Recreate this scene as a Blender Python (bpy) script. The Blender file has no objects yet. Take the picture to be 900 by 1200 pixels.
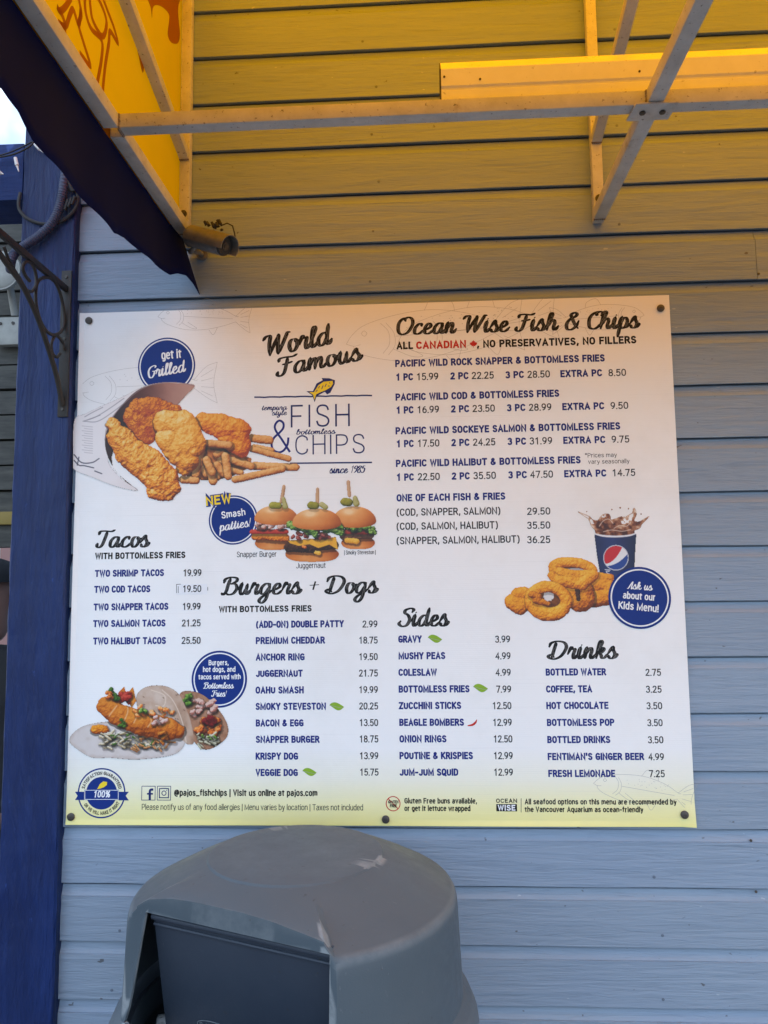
import bpy, bmesh, math, random
import numpy as np
from mathutils import Vector, Matrix
from mathutils.geometry import tessellate_polygon
R = math.radians
random.seed(7)
SC = bpy.context.scene
COL = SC.collection

# ------------------------------------------------------------------ camera
CAM = np.array([0.0, -1.79626, 1.6])
RIGHT = np.array([0.99857399, 0.05198797, -0.01213395])
UP = np.array([0.01715242, -0.09720047, 0.99511701])
FWD = np.array([-0.05055469, 0.99390609, 0.09795359])
FPX = 890.5                       # focal length in pixels of a 900 x 1200 frame
cd = bpy.data.cameras.new('camera')
cam = bpy.data.objects.new('camera', cd)
COL.objects.link(cam)
M = Matrix((RIGHT, UP, -FWD)).transposed().to_4x4()
M.translation = Vector(CAM)
cam.matrix_world = M
cd.sensor_fit = 'VERTICAL'
cd.sensor_height = 24.0
cd.lens = FPX / 1200 * 24.0
cd.clip_start = 0.02
cd.clip_end = 2000
SC.camera = cam

def at(px, py, axis, val):
    """the point of the plane (axis = val) seen at a pixel of the 900 x 1200 photograph"""
    d = RIGHT * (px - 450) / FPX - UP * (py - 600) / FPX + FWD
    return CAM + d * (val - CAM[axis]) / d[axis]

# ------------------------------------------------------------------ light
SUN_DIR = Vector((0.72, -0.18, 0.78)).normalized()      # towards the sun: high, right of the wall's front; the awning shades the wall
world = bpy.data.worlds.new('World')
SC.world = world
world.use_nodes = True
nt = world.node_tree
sky = nt.nodes.new('ShaderNodeTexSky')
sky.sky_type = 'NISHITA'
sky.sun_disc = False
sky.sun_elevation = math.asin(SUN_DIR.z)
sky.sun_rotation = math.atan2(SUN_DIR.x, SUN_DIR.y)
sky.air_density = 1.0
sky.dust_density = 1.0
# broken white cloud all over the sky
wtc = nt.nodes.new('ShaderNodeTexCoord')
wno = nt.nodes.new('ShaderNodeTexNoise'); wno.inputs['Scale'].default_value = 2.1; wno.inputs['Detail'].default_value = 6; wno.inputs['Roughness'].default_value = 0.6
nt.links.new(wtc.outputs['Generated'], wno.inputs['Vector'])
wrp = nt.nodes.new('ShaderNodeValToRGB'); wrp.color_ramp.elements[0].position = 0.44; wrp.color_ramp.elements[1].position = 0.58
nt.links.new(wno.outputs['Fac'], wrp.inputs[0])
wmx = nt.nodes.new('ShaderNodeMix'); wmx.data_type = 'RGBA'
nt.links.new(wrp.outputs[0], wmx.inputs[0]); nt.links.new(sky.outputs[0], wmx.inputs[6]); wmx.inputs[7].default_value = (6.0, 7.4, 9.3, 1)
nt.links.new(wmx.outputs[2], nt.nodes['Background'].inputs[0])
nt.nodes['Background'].inputs[1].default_value = 0.15
sl = bpy.data.lights.new('sun', 'SUN')
sl.energy = 5.0
sl.angle = R(0.5)
sl.color = (1.0, 0.95, 0.87)
so = bpy.data.objects.new('sun', sl)
COL.objects.link(so)
so.rotation_euler = SUN_DIR.to_track_quat('Z', 'Y').to_euler()
SC.view_settings.view_transform = 'Standard'
SC.view_settings.look = 'None'
SC.view_settings.exposure = 1.02
SC.view_settings.gamma = 1.0
SC.cycles.max_bounces = 8
SC.cycles.diffuse_bounces = 5
SC.cycles.transmission_bounces = 6

# ------------------------------------------------------------------ helpers
def lin(c):
    return tuple(((x / 255) / 12.92 if x / 255 <= 0.04045 else ((x / 255 + 0.055) / 1.055) ** 2.4) for x in c)

class MB:
    def __init__(self):
        self.v = []; self.f = []
    def add(self, vs, fs):
        n = len(self.v)
        self.v += [tuple(map(float, p)) for p in vs]
        self.f += [tuple(i + n for i in f) for f in fs]
    def box(self, lo, hi):
        x0, y0, z0 = lo; x1, y1, z1 = hi
        self.add([(x0, y0, z0), (x1, y0, z0), (x1, y1, z0), (x0, y1, z0), (x0, y0, z1), (x1, y0, z1), (x1, y1, z1), (x0, y1, z1)],
                 [(0, 3, 2, 1), (4, 5, 6, 7), (0, 1, 5, 4), (1, 2, 6, 5), (2, 3, 7, 6), (3, 0, 4, 7)])
        return self
    def bar(self, a, b, w, h, up=(0, 0, 1)):
        a = Vector(a); b = Vector(b); d = (b - a).normalized(); s = d.cross(Vector(up)).normalized(); u = s.cross(d)
        vs = []
        for p in (a, b):
            for i, j in ((-1, -1), (1, -1), (1, 1), (-1, 1)):
                vs.append(p + s * i * w / 2 + u * j * h / 2)
        self.add(vs, [(3, 2, 1, 0), (4, 5, 6, 7), (0, 1, 5, 4), (1, 2, 6, 5), (2, 3, 7, 6), (3, 0, 4, 7)])
        return self
    def tube(self, pts, r, n=10, caps=True):
        pts = [Vector(p) for p in pts]
        rr = r if isinstance(r, (list, tuple)) else [r] * len(pts)
        prev = None; rings = []
        for i, p in enumerate(pts):
            t = (pts[min(i + 1, len(pts) - 1)] - pts[max(i - 1, 0)]).normalized()
            if prev is None:
                prev = t.orthogonal().normalized()
            s = (prev - t * prev.dot(t)).normalized(); prev = s; u = t.cross(s)
            rings.append([p + (s * math.cos(2 * math.pi * k / n) + u * math.sin(2 * math.pi * k / n)) * rr[i] for k in range(n)])
        vs = [q for g in rings for q in g]; fs = []
        for i in range(len(pts) - 1):
            for k in range(n):
                a = i * n + k; b = i * n + (k + 1) % n
                fs.append((a, b, b + n, a + n))
        if caps:
            fs.append(tuple(reversed(range(n)))); fs.append(tuple(range((len(pts) - 1) * n, len(pts) * n)))
        self.add(vs, fs)
        return self
    def prism(self, poly, ax, lo, hi):
        """poly: list of 2D points in the other two axes; extruded along axis ax"""
        def mk(p, t):
            q = list(p); q.insert(ax, t); return q
        n = len(poly)
        tri = tessellate_polygon([[Vector((p[0], p[1], 0)) for p in poly]])
        vs = [mk(p, lo) for p in poly] + [mk(p, hi) for p in poly]
        fs = [tuple(t) for t in tri] + [tuple(i + n for i in reversed(t)) for t in tri]
        fs += [(i, (i + 1) % n, (i + 1) % n + n, i + n) for i in range(n)]
        self.add(vs, fs)
        return self
    def build(self, name, mat, parent=None, bevel=0, smooth=False, seg=2, loc=None):
        me = bpy.data.meshes.new(name)
        me.from_pydata(self.v, [], self.f)
        bm = bmesh.new(); bm.from_mesh(me)
        bmesh.ops.recalc_face_normals(bm, faces=bm.faces)
        if bevel:
            es = [e for e in bm.edges if len(e.link_faces) == 2 and e.calc_face_angle(0) > 0.6]
            bmesh.ops.bevel(bm, geom=es, offset=bevel, segments=seg, profile=0.6, affect='EDGES', clamp_overlap=True)
        bm.to_mesh(me); bm.free()
        if smooth or bevel:
            me.polygons.foreach_set('use_smooth', [True] * len(me.polygons))
            try:
                me.set_sharp_from_angle(angle=R(38))
            except Exception:
                pass
        me.materials.append(mat)
        return link(name, me, parent, loc)

def link(name, me, parent=None, loc=None):
    o = bpy.data.objects.new(name, me); COL.objects.link(o)
    if parent is not None:
        o.parent = parent
        # geometry is written in world coordinates: take the parents' offset out
        off = Vector((0, 0, 0)); q = parent
        while q is not None:
            off += q.location; q = q.parent
        if loc is None and me is not None:
            o.location = -off
            # keep object origin tidy: move mesh into parent space
            me.transform(Matrix.Translation(-off)); o.location = (0, 0, 0)
        elif loc is not None:
            o.location = Vector(loc) - off
    elif loc is not None:
        o.location = loc
    return o

def tag(o, label, cat, group=None, kind=None):
    if label: o['label'] = label
    if cat: o['category'] = cat
    if group: o['group'] = group
    if kind: o['kind'] = kind
    return o

def thing(name, loc, label, cat, group=None):
    o = bpy.data.objects.new(name, None); COL.objects.link(o); o.location = loc
    o.empty_display_size = 0.05
    return tag(o, label, cat, group)

# ------------------------------------------------------------------ materials
class NT:
    def __init__(self, name):
        self.m = bpy.data.materials.new(name); self.m.use_nodes = True
        self.t = self.m.node_tree; self.b = self.t.nodes['Principled BSDF']
        self.tc = self.t.nodes.new('ShaderNodeTexCoord')
    def n(self, kind, **kw):
        x = self.t.nodes.new(kind)
        for k, v in kw.items(): setattr(x, k, v)
        return x
    def l(self, a, b): self.t.links.new(a, b)
    def vec(self, scale=(1, 1, 1), coord='Object', rand=False):
        mp = self.n('ShaderNodeMapping'); mp.inputs['Scale'].default_value = scale
        if rand:
            oi = self.n('ShaderNodeObjectInfo'); mu = self.n('ShaderNodeMath', operation='MULTIPLY'); mu.inputs[1].default_value = 57.0
            self.l(oi.outputs['Random'], mu.inputs[0])
            ad = self.n('ShaderNodeVectorMath', operation='ADD')
            self.l(self.tc.outputs[coord], ad.inputs[0]); self.l(mu.outputs[0], ad.inputs[1]); self.l(ad.outputs[0], mp.inputs[0])
        else:
            self.l(self.tc.outputs[coord], mp.inputs[0])
        return mp.outputs[0]
    def noise(self, vec, scale, detail=5, rough=0.6, dist=0.0):
        x = self.n('ShaderNodeTexNoise'); x.inputs['Scale'].default_value = scale; x.inputs['Detail'].default_value = detail
        x.inputs['Roughness'].default_value = rough; x.inputs['Distortion'].default_value = dist
        self.l(vec, x.inputs['Vector']); return x.outputs['Fac']
    def ramp(self, fac, stops):
        x = self.n('ShaderNodeValToRGB'); e = x.color_ramp.elements
        while len(e) < len(stops): e.new(0.5)
        for i, (p, c) in enumerate(stops):
            e[i].position = p; e[i].color = (*c, 1) if len(c) == 3 else c
        self.l(fac, x.inputs[0]); return x.outputs[0]
    def mix(self, fac, a, b, mode='MIX'):
        x = self.n('ShaderNodeMix', data_type='RGBA', blend_type=mode)
        for s, v in ((x.inputs[0], fac), (x.inputs[6], a), (x.inputs[7], b)):
            if isinstance(v, (int, float)): s.default_value = v
            elif isinstance(v, tuple): s.default_value = (*v, 1)
            else: self.l(v, s)
        return x.outputs[2]
    def bump(self, h, strength, dist, prev=None):
        x = self.n('ShaderNodeBump'); x.inputs['Strength'].default_value = strength; x.inputs['Distance'].default_value = dist
        self.l(h, x.inputs['Height'])
        if prev is not None: self.l(prev, x.inputs['Normal'])
        return x.outputs[0]
    def done(self, col=None, rough=0.5, normal=None, metal=0, spec=None):
        if col is not None:
            if isinstance(col, tuple): self.b.inputs['Base Color'].default_value = (*col, 1)
            else: self.l(col, self.b.inputs['Base Color'])
        if isinstance(rough, (int, float)): self.b.inputs['Roughness'].default_value = rough
        else: self.l(rough, self.b.inputs['Roughness'])
        if normal is not None: self.l(normal, self.b.inputs['Normal'])
        self.b.inputs['Metallic'].default_value = metal
        if spec is not None: self.b.inputs['Specular IOR Level'].default_value = spec
        return self.m

def wood_paint(name, col, col2, grain=(1, 1, 1), gs=1.0, bump=0.5, rough=0.55, dist=0.002, dirt=0.3, knots=True, spec=0.5):
    t = NT(name)
    v = t.vec(grain, rand=True)
    g = t.noise(v, 60 * gs, 6, 0.65, 0.6)
    g2 = t.noise(v, 11 * gs, 4, 0.6, 1.2)
    big = t.noise(t.vec((1, 1, 1), rand=True), 2.2, 3, 0.6)
    c = t.mix(t.ramp(big, [(0.35, (0, 0, 0)), (0.65, (1, 1, 1))]), col, col2)
    ob = t.n('ShaderNodeObjectInfo')
    c = t.mix(t.ramp(ob.outputs['Random'], [(0.0, (0, 0, 0)), (1.0, (0.55, 0.55, 0.55))]), c, tuple(x * 0.86 for x in col2))
    c = t.mix(t.ramp(g, [(0.30, (dirt, dirt, dirt)), (0.48, (0, 0, 0))]), c, tuple(x * 0.55 for x in col))
    if knots:      # bare specks, nail dimples and scuffs
        sp = t.noise(t.vec((1, 1, 1.6), rand=True), 46, 2, 0.5)
        c = t.mix(t.ramp(sp, [(0.735, (0, 0, 0)), (0.77, (0.75, 0.75, 0.75))]), c, (0.06, 0.055, 0.05))
        sp2 = t.noise(t.vec((0.5, 1, 1.6), rand=True), 70, 2, 0.5)
        c = t.mix(t.ramp(sp2, [(0.755, (0, 0, 0)), (0.78, (0.5, 0.5, 0.5))]), c, (0.55, 0.60, 0.64))
    if not knots:      # chips, drips and rubbed patches of the thick blue paint
        ch = t.noise(t.vec((1, 1, 0.5), rand=True), 60, 4, 0.7)
        c = t.mix(t.ramp(ch, [(0.66, (0, 0, 0)), (0.72, (0.5,) * 3)]), c, tuple(min(1, x * 2.6 + 0.02) for x in col))
        rb = t.noise(t.vec((1.6, 1, 0.22), rand=True), 9, 6, 0.7)
        c = t.mix(t.ramp(rb, [(0.45, (0, 0, 0)), (0.75, (0.45,) * 3)]), c, tuple(x * 1.9 + 0.004 for x in col))
    n1 = t.bump(g, bump, dist)
    n2 = t.bump(g2, bump * 0.7, dist * 2.0, n1)
    rr = t.ramp(g2, [(0.2, (rough - 0.1,) * 3), (0.8, (rough + 0.12,) * 3)])
    return t.done(c, rr, n2, spec=spec)

mat_siding = wood_paint('siding_paint', (0.235, 0.312, 0.425), (0.258, 0.332, 0.430), (0.10, 1, 1.2), 1.25, 0.8, 0.5, 0.0034, 0.25)
mat_nail = wood_paint('painted_nail', (0.16, 0.21, 0.28), (0.12, 0.15, 0.20), (1, 1, 1), 1.0, 0.3, 0.5, 0.001, 0.3)
mat_post = wood_paint('post_paint', (0.006, 0.024, 0.115), (0.004, 0.018, 0.095), (1.2, 1, 0.16), 1.0, 1.0, 0.45, 0.006, 0.4, False, 0.34)
mat_beam = wood_paint('beam_paint', (0.014, 0.036, 0.15), (0.012, 0.031, 0.13), (0.14, 1, 1.2), 1.0, 0.7, 0.5, 0.003, 0.35, False, 0.22)

def metal_paint(name, col, col2, rough=0.45, sp=0.5, scale=30, metal=0.0, spots=(0.05, 0.045, 0.04)):
    t = NT(name)
    a = t.noise(t.vec(), scale, 5, 0.65)
    c = t.mix(t.ramp(a, [(0.35, (0, 0, 0)), (0.7, (1, 1, 1))]), col, col2)
    b = t.noise(t.vec(), scale * 6, 3, 0.6)
    c = t.mix(t.ramp(b, [(0.66, (0, 0, 0)), (0.74, (sp,) * 3)]), c, spots)
    return t.done(c, t.ramp(a, [(0.3, (rough - 0.08,) * 3), (0.7, (rough + 0.12,) * 3)]), t.bump(a, 0.12, 0.001), metal)

def steel(name, col, col2):
    t = NT(name); a = t.noise(t.vec(), 16, 6, .7); b = t.noise(t.vec(), 7, 8, .75); d = t.noise(t.vec((1, 1, 1)), 140, 3, .6)
    c = t.mix(t.ramp(a, [(.35, (0, 0, 0)), (.65, (1, 1, 1))]), col, col2)
    c = t.mix(t.ramp(b, [(.60, (0, 0, 0)), (.72, (.55,) * 3)]), c, (.20, .12, .07))
    c = t.mix(t.ramp(d, [(.64, (0, 0, 0)), (.70, (.7,) * 3)]), c, (.07, .05, .04))
    return t.done(c, t.ramp(a, [(.3, (.4,) * 3), (.7, (.65,) * 3)]), t.bump(d, .25, .0008))
mat_steel = steel('painted_steel', (0.44, 0.44, 0.45), (0.58, 0.58, 0.59))
mat_old_steel = metal_paint('galvanised_steel', (0.46, 0.46, 0.47), (0.56, 0.56, 0.57), 0.6, 0.5, 22, 0.0)
mat_iron = metal_paint('black_iron', (0.018, 0.016, 0.015), (0.035, 0.030, 0.026), 0.55, 0.3, 40, 0.0, (0.09, 0.05, 0.03))
mat_white_enamel = metal_paint('white_enamel', (0.78, 0.78, 0.76), (0.70, 0.70, 0.67), 0.35, 0.5, 14, 0.0, (0.2, 0.16, 0.1))
mat_weld = metal_paint('rusty_weld', (0.16, 0.11, 0.08), (0.28, 0.26, 0.25), 0.6, 0.6, 60, 0.0, (0.12, 0.05, 0.02))
mat_cam = metal_paint('weathered_grey_housing', (0.15, 0.15, 0.155), (0.24, 0.235, 0.23), 0.35, 0.5, 40, 0.2)
mat_oldwhite = metal_paint('aged_white_paint', (0.40, 0.39, 0.35), (0.32, 0.31, 0.28), 0.5, 0.5, 18)
mat_bolt = metal_paint('bolt_metal', (0.06, 0.055, 0.05), (0.11, 0.10, 0.09), 0.5, 0.3, 90, 0.5)
mat_rubber = metal_paint('black_rubber', (0.02, 0.02, 0.022), (0.03, 0.03, 0.032), 0.6, 0.2, 60)
mat_conduit = metal_paint('painted_conduit', (0.045, 0.055, 0.11), (0.06, 0.07, 0.13), 0.45, 0.3, 60)

def vinyl(name, col, trans, fac=0.5, weave=900):
    t = NT(name)
    a = t.noise(t.vec(), 5, 5, 0.6)
    c = t.mix(t.ramp(a, [(0.35, (0, 0, 0)), (0.75, (0.7,) * 3)]), col, tuple(x * 0.86 for x in col))
    t.l(c, t.b.inputs['Base Color']); t.b.inputs['Roughness'].default_value = 0.5
    tr = t.n('ShaderNodeBsdfTranslucent'); t.l(t.mix(t.ramp(a, [(0.35, (0, 0, 0)), (0.75, (0.6,) * 3)]), trans, tuple(x * 0.88 for x in trans)), tr.inputs[0])
    mx = t.n('ShaderNodeMixShader'); mx.inputs[0].default_value = fac
    t.l(t.b.outputs[0], mx.inputs[1]); t.l(tr.outputs[0], mx.inputs[2])
    t.l(mx.outputs[0], t.t.nodes['Material Output'].inputs[0])
    return t.m
mat_vinyl = vinyl('yellow_awning_vinyl', (0.90, 0.40, 0.006), (1.0, 0.385, 0.001), 0.78)
mat_vinyl_ink = vinyl('awning_brown_ink', (0.45, 0.17, 0.01), (0.50, 0.17, 0.002), 0.7)
def tweak(m, r, sp):
    b = m.node_tree.nodes['Principled BSDF']; b.inputs['Roughness'].default_value = r; b.inputs['Specular IOR Level'].default_value = sp; return m
mat_valance = tweak(vinyl('navy_valance_vinyl', (0.005, 0.010, 0.080), (0.001, 0.002, 0.012), 0.2), 0.85, 0.12)

# plastic of the bin
def bin_mat(name, col, col2, dusty=1.0, scuff=True):
    t = NT(name)
    big = t.noise(t.vec(), 4.5, 3, 0.5)
    c = t.mix(t.ramp(big, [(0.30, (0, 0, 0)), (0.68, (1, 1, 1))]), col, col2)
    dust = t.noise(t.vec((1, 1, 1)), 13, 6, 0.75)
    geo = t.n('ShaderNodeNewGeometry'); sx = t.n('ShaderNodeSeparateXYZ'); t.l(geo.outputs['Normal'], sx.inputs[0])
    upf = t.ramp(sx.outputs[2], [(0.2, (0, 0, 0)), (0.95, (1, 1, 1))])
    dm = t.mix(1.0, t.ramp(dust, [(0.3, (0.25 * dusty,) * 3), (0.7, (0.75 * dusty,) * 3)]), upf, 'MULTIPLY')
    c = t.mix(dm, c, (0.095, 0.113, 0.132))                       # settled dust on what lies flat
    sc = t.noise(t.vec((1, 6, 1)), 60, 4, 0.7)
    c = t.mix(t.ramp(sc, [(0.66, (0, 0, 0)), (0.72, (0.35 * dusty,) * 3)]), c, (0.22, 0.23, 0.24))
    dk = t.noise(t.vec((1, 1, 1)), 75, 2, 0.5)
    c = t.mix(t.ramp(dk, [(0.72, (0, 0, 0)), (0.76, (0.5,) * 3)]), c, (0.04, 0.04, 0.04))
    pn = t.ramp(geo.outputs['Pointiness'], [(0.515, (0, 0, 0)), (0.56, (0.6,) * 3)])
    if scuff: c = t.mix(t.mix(1.0, pn, t.ramp(dust, [(0.35, (0.2,) * 3), (0.6, (1, 1, 1))]), 'MULTIPLY'), c, (0.34, 0.36, 0.37))      # scuffed edges
    fine = t.noise(t.vec(), 420, 2, 0.5)
    return t.done(c, t.ramp(dust, [(0.3, (0.36,) * 3), (0.7, (0.62,) * 3)]), t.bump(fine, 0.25, 0.0006), spec=0.32)
mat_bin = bin_mat('grey_bin_plastic', (0.058, 0.080, 0.100), (0.074, 0.096, 0.115))
mat_bin_plain = bin_mat('grey_bin_body_plastic', (0.058, 0.080, 0.100), (0.074, 0.096, 0.115), 1.0, False)
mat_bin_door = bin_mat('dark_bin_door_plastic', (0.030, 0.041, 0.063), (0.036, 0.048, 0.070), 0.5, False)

def flat(name, col, rough=0.5):
    t = NT(name)
    a = t.noise(t.vec(), 90, 3, 0.6)
    return t.done(t.mix(t.ramp(a, [(0.3, (0, 0, 0)), (0.8, (0.5,) * 3)]), col, tuple(min(1, x * 1.12 + 0.002) for x in col)), rough, spec=0.3)
mat_black_ink = flat('black_print_ink', (0.006, 0.006, 0.007))
mat_grey_ink = flat('dark_grey_print_ink', (0.022, 0.023, 0.03))
mat_blue_ink = flat('blue_print_ink', (0.010, 0.022, 0.19))
mat_navy_ink = flat('navy_print_ink', (0.012, 0.022, 0.13))
mat_badge_ink = flat('badge_blue_ink', (0.002, 0.026, 0.20))
mat_white_ink = flat('white_print_ink', (0.80, 0.82, 0.86))
mat_red_ink = flat('red_print_ink', (0.50, 0.02, 0.015))
mat_yellow_ink = flat('yellow_print_ink', (0.85, 0.62, 0.03))
mat_sketch_ink = flat('pale_sketch_ink', (0.36, 0.36, 0.36))
mat_leaf_ink = flat('leaf_green_ink', (0.24, 0.42, 0.03))
mat_grain_ink = flat('wood_grain_ink', (0.20, 0.195, 0.19))

# ------------------------------------------------------------------ ground
t = NT('concrete_paving')
a = t.noise(t.vec(), 3, 8, 0.7); b = t.noise(t.vec(), 120, 3, 0.6)
c = t.mix(t.ramp(a, [(0.3, (0, 0, 0)), (0.7, (1, 1, 1))]), (0.034, 0.032, 0.029), (0.052, 0.049, 0.045))
mat_ground = t.done(c, 0.85, t.bump(b, 0.4, 0.003))
m = MB(); m.add([(-600, -600, 0), (600, -600, 0), (600, 600, 0), (-600, 600, 0)], [(0, 1, 2, 3)])
tag(m.build('ground', mat_ground), None, None, kind='structure')

# ------------------------------------------------------------------ clapboard wall
PITCH = 0.125571
Z0 = 3.066417
def board_mesh(i, x0, x1):
    rnd = random.Random(i)
    nseg = max(2, int((x1 - x0) / 0.11))
    ph = [rnd.uniform(0, 6.28) for _ in range(4)]
    am = rnd.uniform(0.0003, 0.0009)
    prof = [(0.0, 0.003), (-0.0185, 0.0), (-0.0190, 0.0012), (-0.0189, PITCH - 0.0285), (-0.0168, PITCH - 0.0281), (-0.0172, PITCH - 0.0268), (-0.0155, PITCH - 0.0235), (-0.0130, PITCH - 0.0185), (-0.0112, PITCH - 0.012), (-0.0098, PITCH - 0.0038), (-0.0025, PITCH - 0.0034), (-0.0020, PITCH + 0.001), (0.0, PITCH + 0.001)]
    vs = []; fs = []
    for s in range(nseg + 1):
        x = x0 + (x1 - x0) * s / nseg
        w = am * (math.sin(x * 5.1 + ph[0]) + 0.6 * math.sin(x * 13.7 + ph[1]) + 0.35 * math.sin(x * 41 + ph[2]))
        for k, (y, z) in enumerate(prof):
            vs.append((x, y + (0.4 * w if k in (1, 2, 3) else 0), z + (w if k in (0, 1, 2) else 0)))
    n = len(prof)
    for s in range(nseg):
        for k in range(n):
            a = s * n + k; b = s * n + (k + 1) % n
            fs.append((a, b, b + n, a + n))
    fs.append(tuple(range(n))); fs.append(tuple(reversed(range(nseg * n, nseg * n + n))))
    me = bpy.data.meshes.new('siding_board'); me.from_pydata(vs, [], fs)
    bm = bmesh.new(); bm.from_mesh(me); bmesh.ops.recalc_face_normals(bm, faces=bm.faces); bm.to_mesh(me); bm.free()
    me.materials.append(mat_siding)
    return me
wall = thing('clapboard_wall', (0.6, 0, 0), 'pale blue horizontal clapboard wall behind the menu board', 'wall')
XL, XR = -0.842, 2.75
full = [board_mesh(i, XL, XR) for i in range(6)]
JX = float(at(887.5, 325, 1, -0.019)[0])
j1, j2 = board_mesh(20, XL, JX - 0.0006), board_mesh(21, JX + 0.0006, XR)
for k in range(-5, 25):
    z = Z0 - PITCH * k
    if z < 0.02: break
    ms = [j1, j2] if k == 6 else [full[(k * 5 + 7) % 6]]
    for me in ms:
        link('siding_board', me, wall, (0, random.uniform(-0.0008, 0.0008), z))
m = MB(); m.box((-0.83, 0.008, 0.0), (XR, 0.11, 4.9)); m.build('sheathing', mat_siding, wall)
m = MB(); m.box((-0.83, 0.112, 0.0), (-0.72, 5.0, 4.9)); m.build('sun_block_wall', mat_siding, wall)  # out of view; added this tall to keep sun off the kiosk behind
# painted nail heads along the studs
nail_me = None; nr = random.Random(12)
for k in range(-5, 25):
    z = Z0 - PITCH * k + 0.022
    if z < 0.05: break
    for sx_ in range(6):
        if nr.random() < 0.25: continue
        x = -0.72 + 0.61 * sx_ + nr.uniform(-0.02, 0.02); zz_ = z + nr.uniform(-0.004, 0.006)
        if bool(-0.86 < x < 0.62 and 1.04 < zz_ < 2.30): continue
        if nail_me is None:
            o_n = MB().tube([(x, -0.0186, zz_), (x, -0.0200, zz_), (x, -0.0203, zz_)], [0.0034, 0.0034, 0.0022], 10).build('nail_head', mat_nail, wall); nail_me = o_n.data; n0 = (x, zz_)
        else:
            o_n = bpy.data.objects.new('nail_head', nail_me); COL.objects.link(o_n); o_n.parent = wall; o_n.location = (x - n0[0], 0, zz_ - n0[1])
# a bare nail head here and there
for px, py in ((889, 321), (886, 1045), (880, 985)):
    p = at(px, py, 1, -0.0195)
    MB().tube([(p[0], -0.0188, p[2]), (p[0], -0.0205, p[2])], 0.0030, 8).build('nail_head', mat_bolt, wall)

# ------------------------------------------------------------------ post, beam
post = thing('corner_post', (-0.909, 0.03, 0), 'deep blue painted timber post at the left end of the clapboard wall', 'post')
m = MB()
PX0, PX1, PY0, PY1 = -0.979, -0.842, -0.043, 0.11
rnd = random.Random(3)
rows = 90
vs = []; fs = []
for i in range(rows + 1):
    z = 3.45 * i / rows
    j = [rnd.gauss(0, 0.0007) for _ in range(8)]
    e = 0.004
    ring = [(PX0 + e, PY0), (PX1 - e, PY0), (PX1, PY0 + e), (PX1, PY1), (PX0, PY1), (PX0, PY0 + e)]
    vs += [(x + j[q], y + j[q + 1] * 0.6, z) for q, (x, y) in enumerate(ring)]
for i in range(rows):
    for k in range(6):
        a = i * 6 + k; b = i * 6 + (k + 1) % 6
        fs.append((a, b, b + 6, a + 6))
fs += [tuple(reversed(range(6))), tuple(range(rows * 6, rows * 6 + 6))]
m.add(vs, fs)
m.build('shaft', mat_post, post)
MB().box((PX0 - 0.02, PY0 - 0.02, 0), (PX1 + 0.001, PY1, 0.16)).build('foot_block', mat_post, post, 0.004)

zt = float(at(22, 168, 1, -0.035)[2]); zb = float(at(22, 234, 1, -0.035)[2])
beam = thing('header_beam', (-1.9, 0, zb), 'rough blue timber beam running left from the corner post', 'beam')
MB().box((-3.2, -0.035, zb), (-0.984, 0.09, zt)).build('timber', mat_beam, beam, 0.003)

# ------------------------------------------------------------------ awning
AW0, AW1 = -0.585, 2.95         # outer faces of the frame
TB = 0.028
RZ = 2.462                      # underside of the bottom rails
FY = -1.02                      # front rail
WT, FT = 3.20, 2.96             # top at wall, top at front
aw = thing('awning', (0.8, 0, RZ), 'yellow vinyl shop awning on a steel tube frame with navy scalloped valance', 'awning')
WY = -0.021
def rail(name, a, b, w=TB, h=TB, up=(0, 0, 1), mat=None):
    return MB().bar(a, b, w, h, up).build(name, mat or mat_steel, aw, 0.002)
ribs = [AW0 + TB / 2, 0.432, 1.38, 2.2, AW1 - TB / 2]
PYc = -0.462
for i, x in enumerate(ribs):
    rail('wall_upright', (x, WY - 0.012, RZ + 0.0), (x, WY - 0.012, WT - 0.03), TB - 0.003, 0.022, (0, 1, 0))
    rail('bottom_rail', (x, WY - 0.024, RZ + TB / 2), (x, PYc + TB / 2, RZ + TB / 2))
    rail('bottom_rail', (x, PYc - TB / 2, RZ + TB / 2), (x, FY, RZ + TB / 2))
    rail('brace', (x, WY - 0.024, 2.664), (x, FY, 2.664 + 0.27), 0.024, 0.024)
    rail('front_upright', (x, FY - 0.016, RZ), (x, FY - 0.016, FT - 0.04), 0.025, 0.03, (0, 1, 0))
    rail('rafter', (x, WY - 0.03, WT - 0.035), (x, FY, FT - 0.035), 0.024, 0.024)
    for zz in (RZ + 0.052,):
        MB().tube([(x, WY - 0.022, zz), (x, WY - 0.027, zz)], 0.0085, 12).tube([(x, WY - 0.027, zz), (x, WY - 0.032, zz)], 0.0045, 6).build('bolt', mat_bolt, aw)
rail('purlin', (AW0 + TB, PYc, RZ + TB / 2 + 0.001), (AW1 - TB, PYc, RZ + TB / 2 + 0.001))
rail('front_rail', (AW0 + TB, FY, RZ + TB / 2), (AW1 - TB, FY, RZ + TB / 2))
rail('front_rail', (AW0 + TB, FY, FT - 0.03), (AW1 - TB, FY, FT - 0.03))
rail('wall_rail', (AW0 + TB, WY - 0.014, WT - 0.03), (AW1 - TB, WY - 0.014, WT - 0.03))
def weld(a, b, r=0.0028):
    a = Vector(a); b = Vector(b); n = max(4, int((b - a).length / 0.0022)); rg = random.Random(int(a.x * 9999 + a.z * 777))
    MB().tube([a.lerp(b, i / n) + Vector((rg.gauss(0, .0003),) * 3) for i in range(n + 1)], [r * (0.75 + 0.35 * (i % 2)) for i in range(n + 1)], 7).build('weld', mat_weld, aw, smooth=True)
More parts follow.
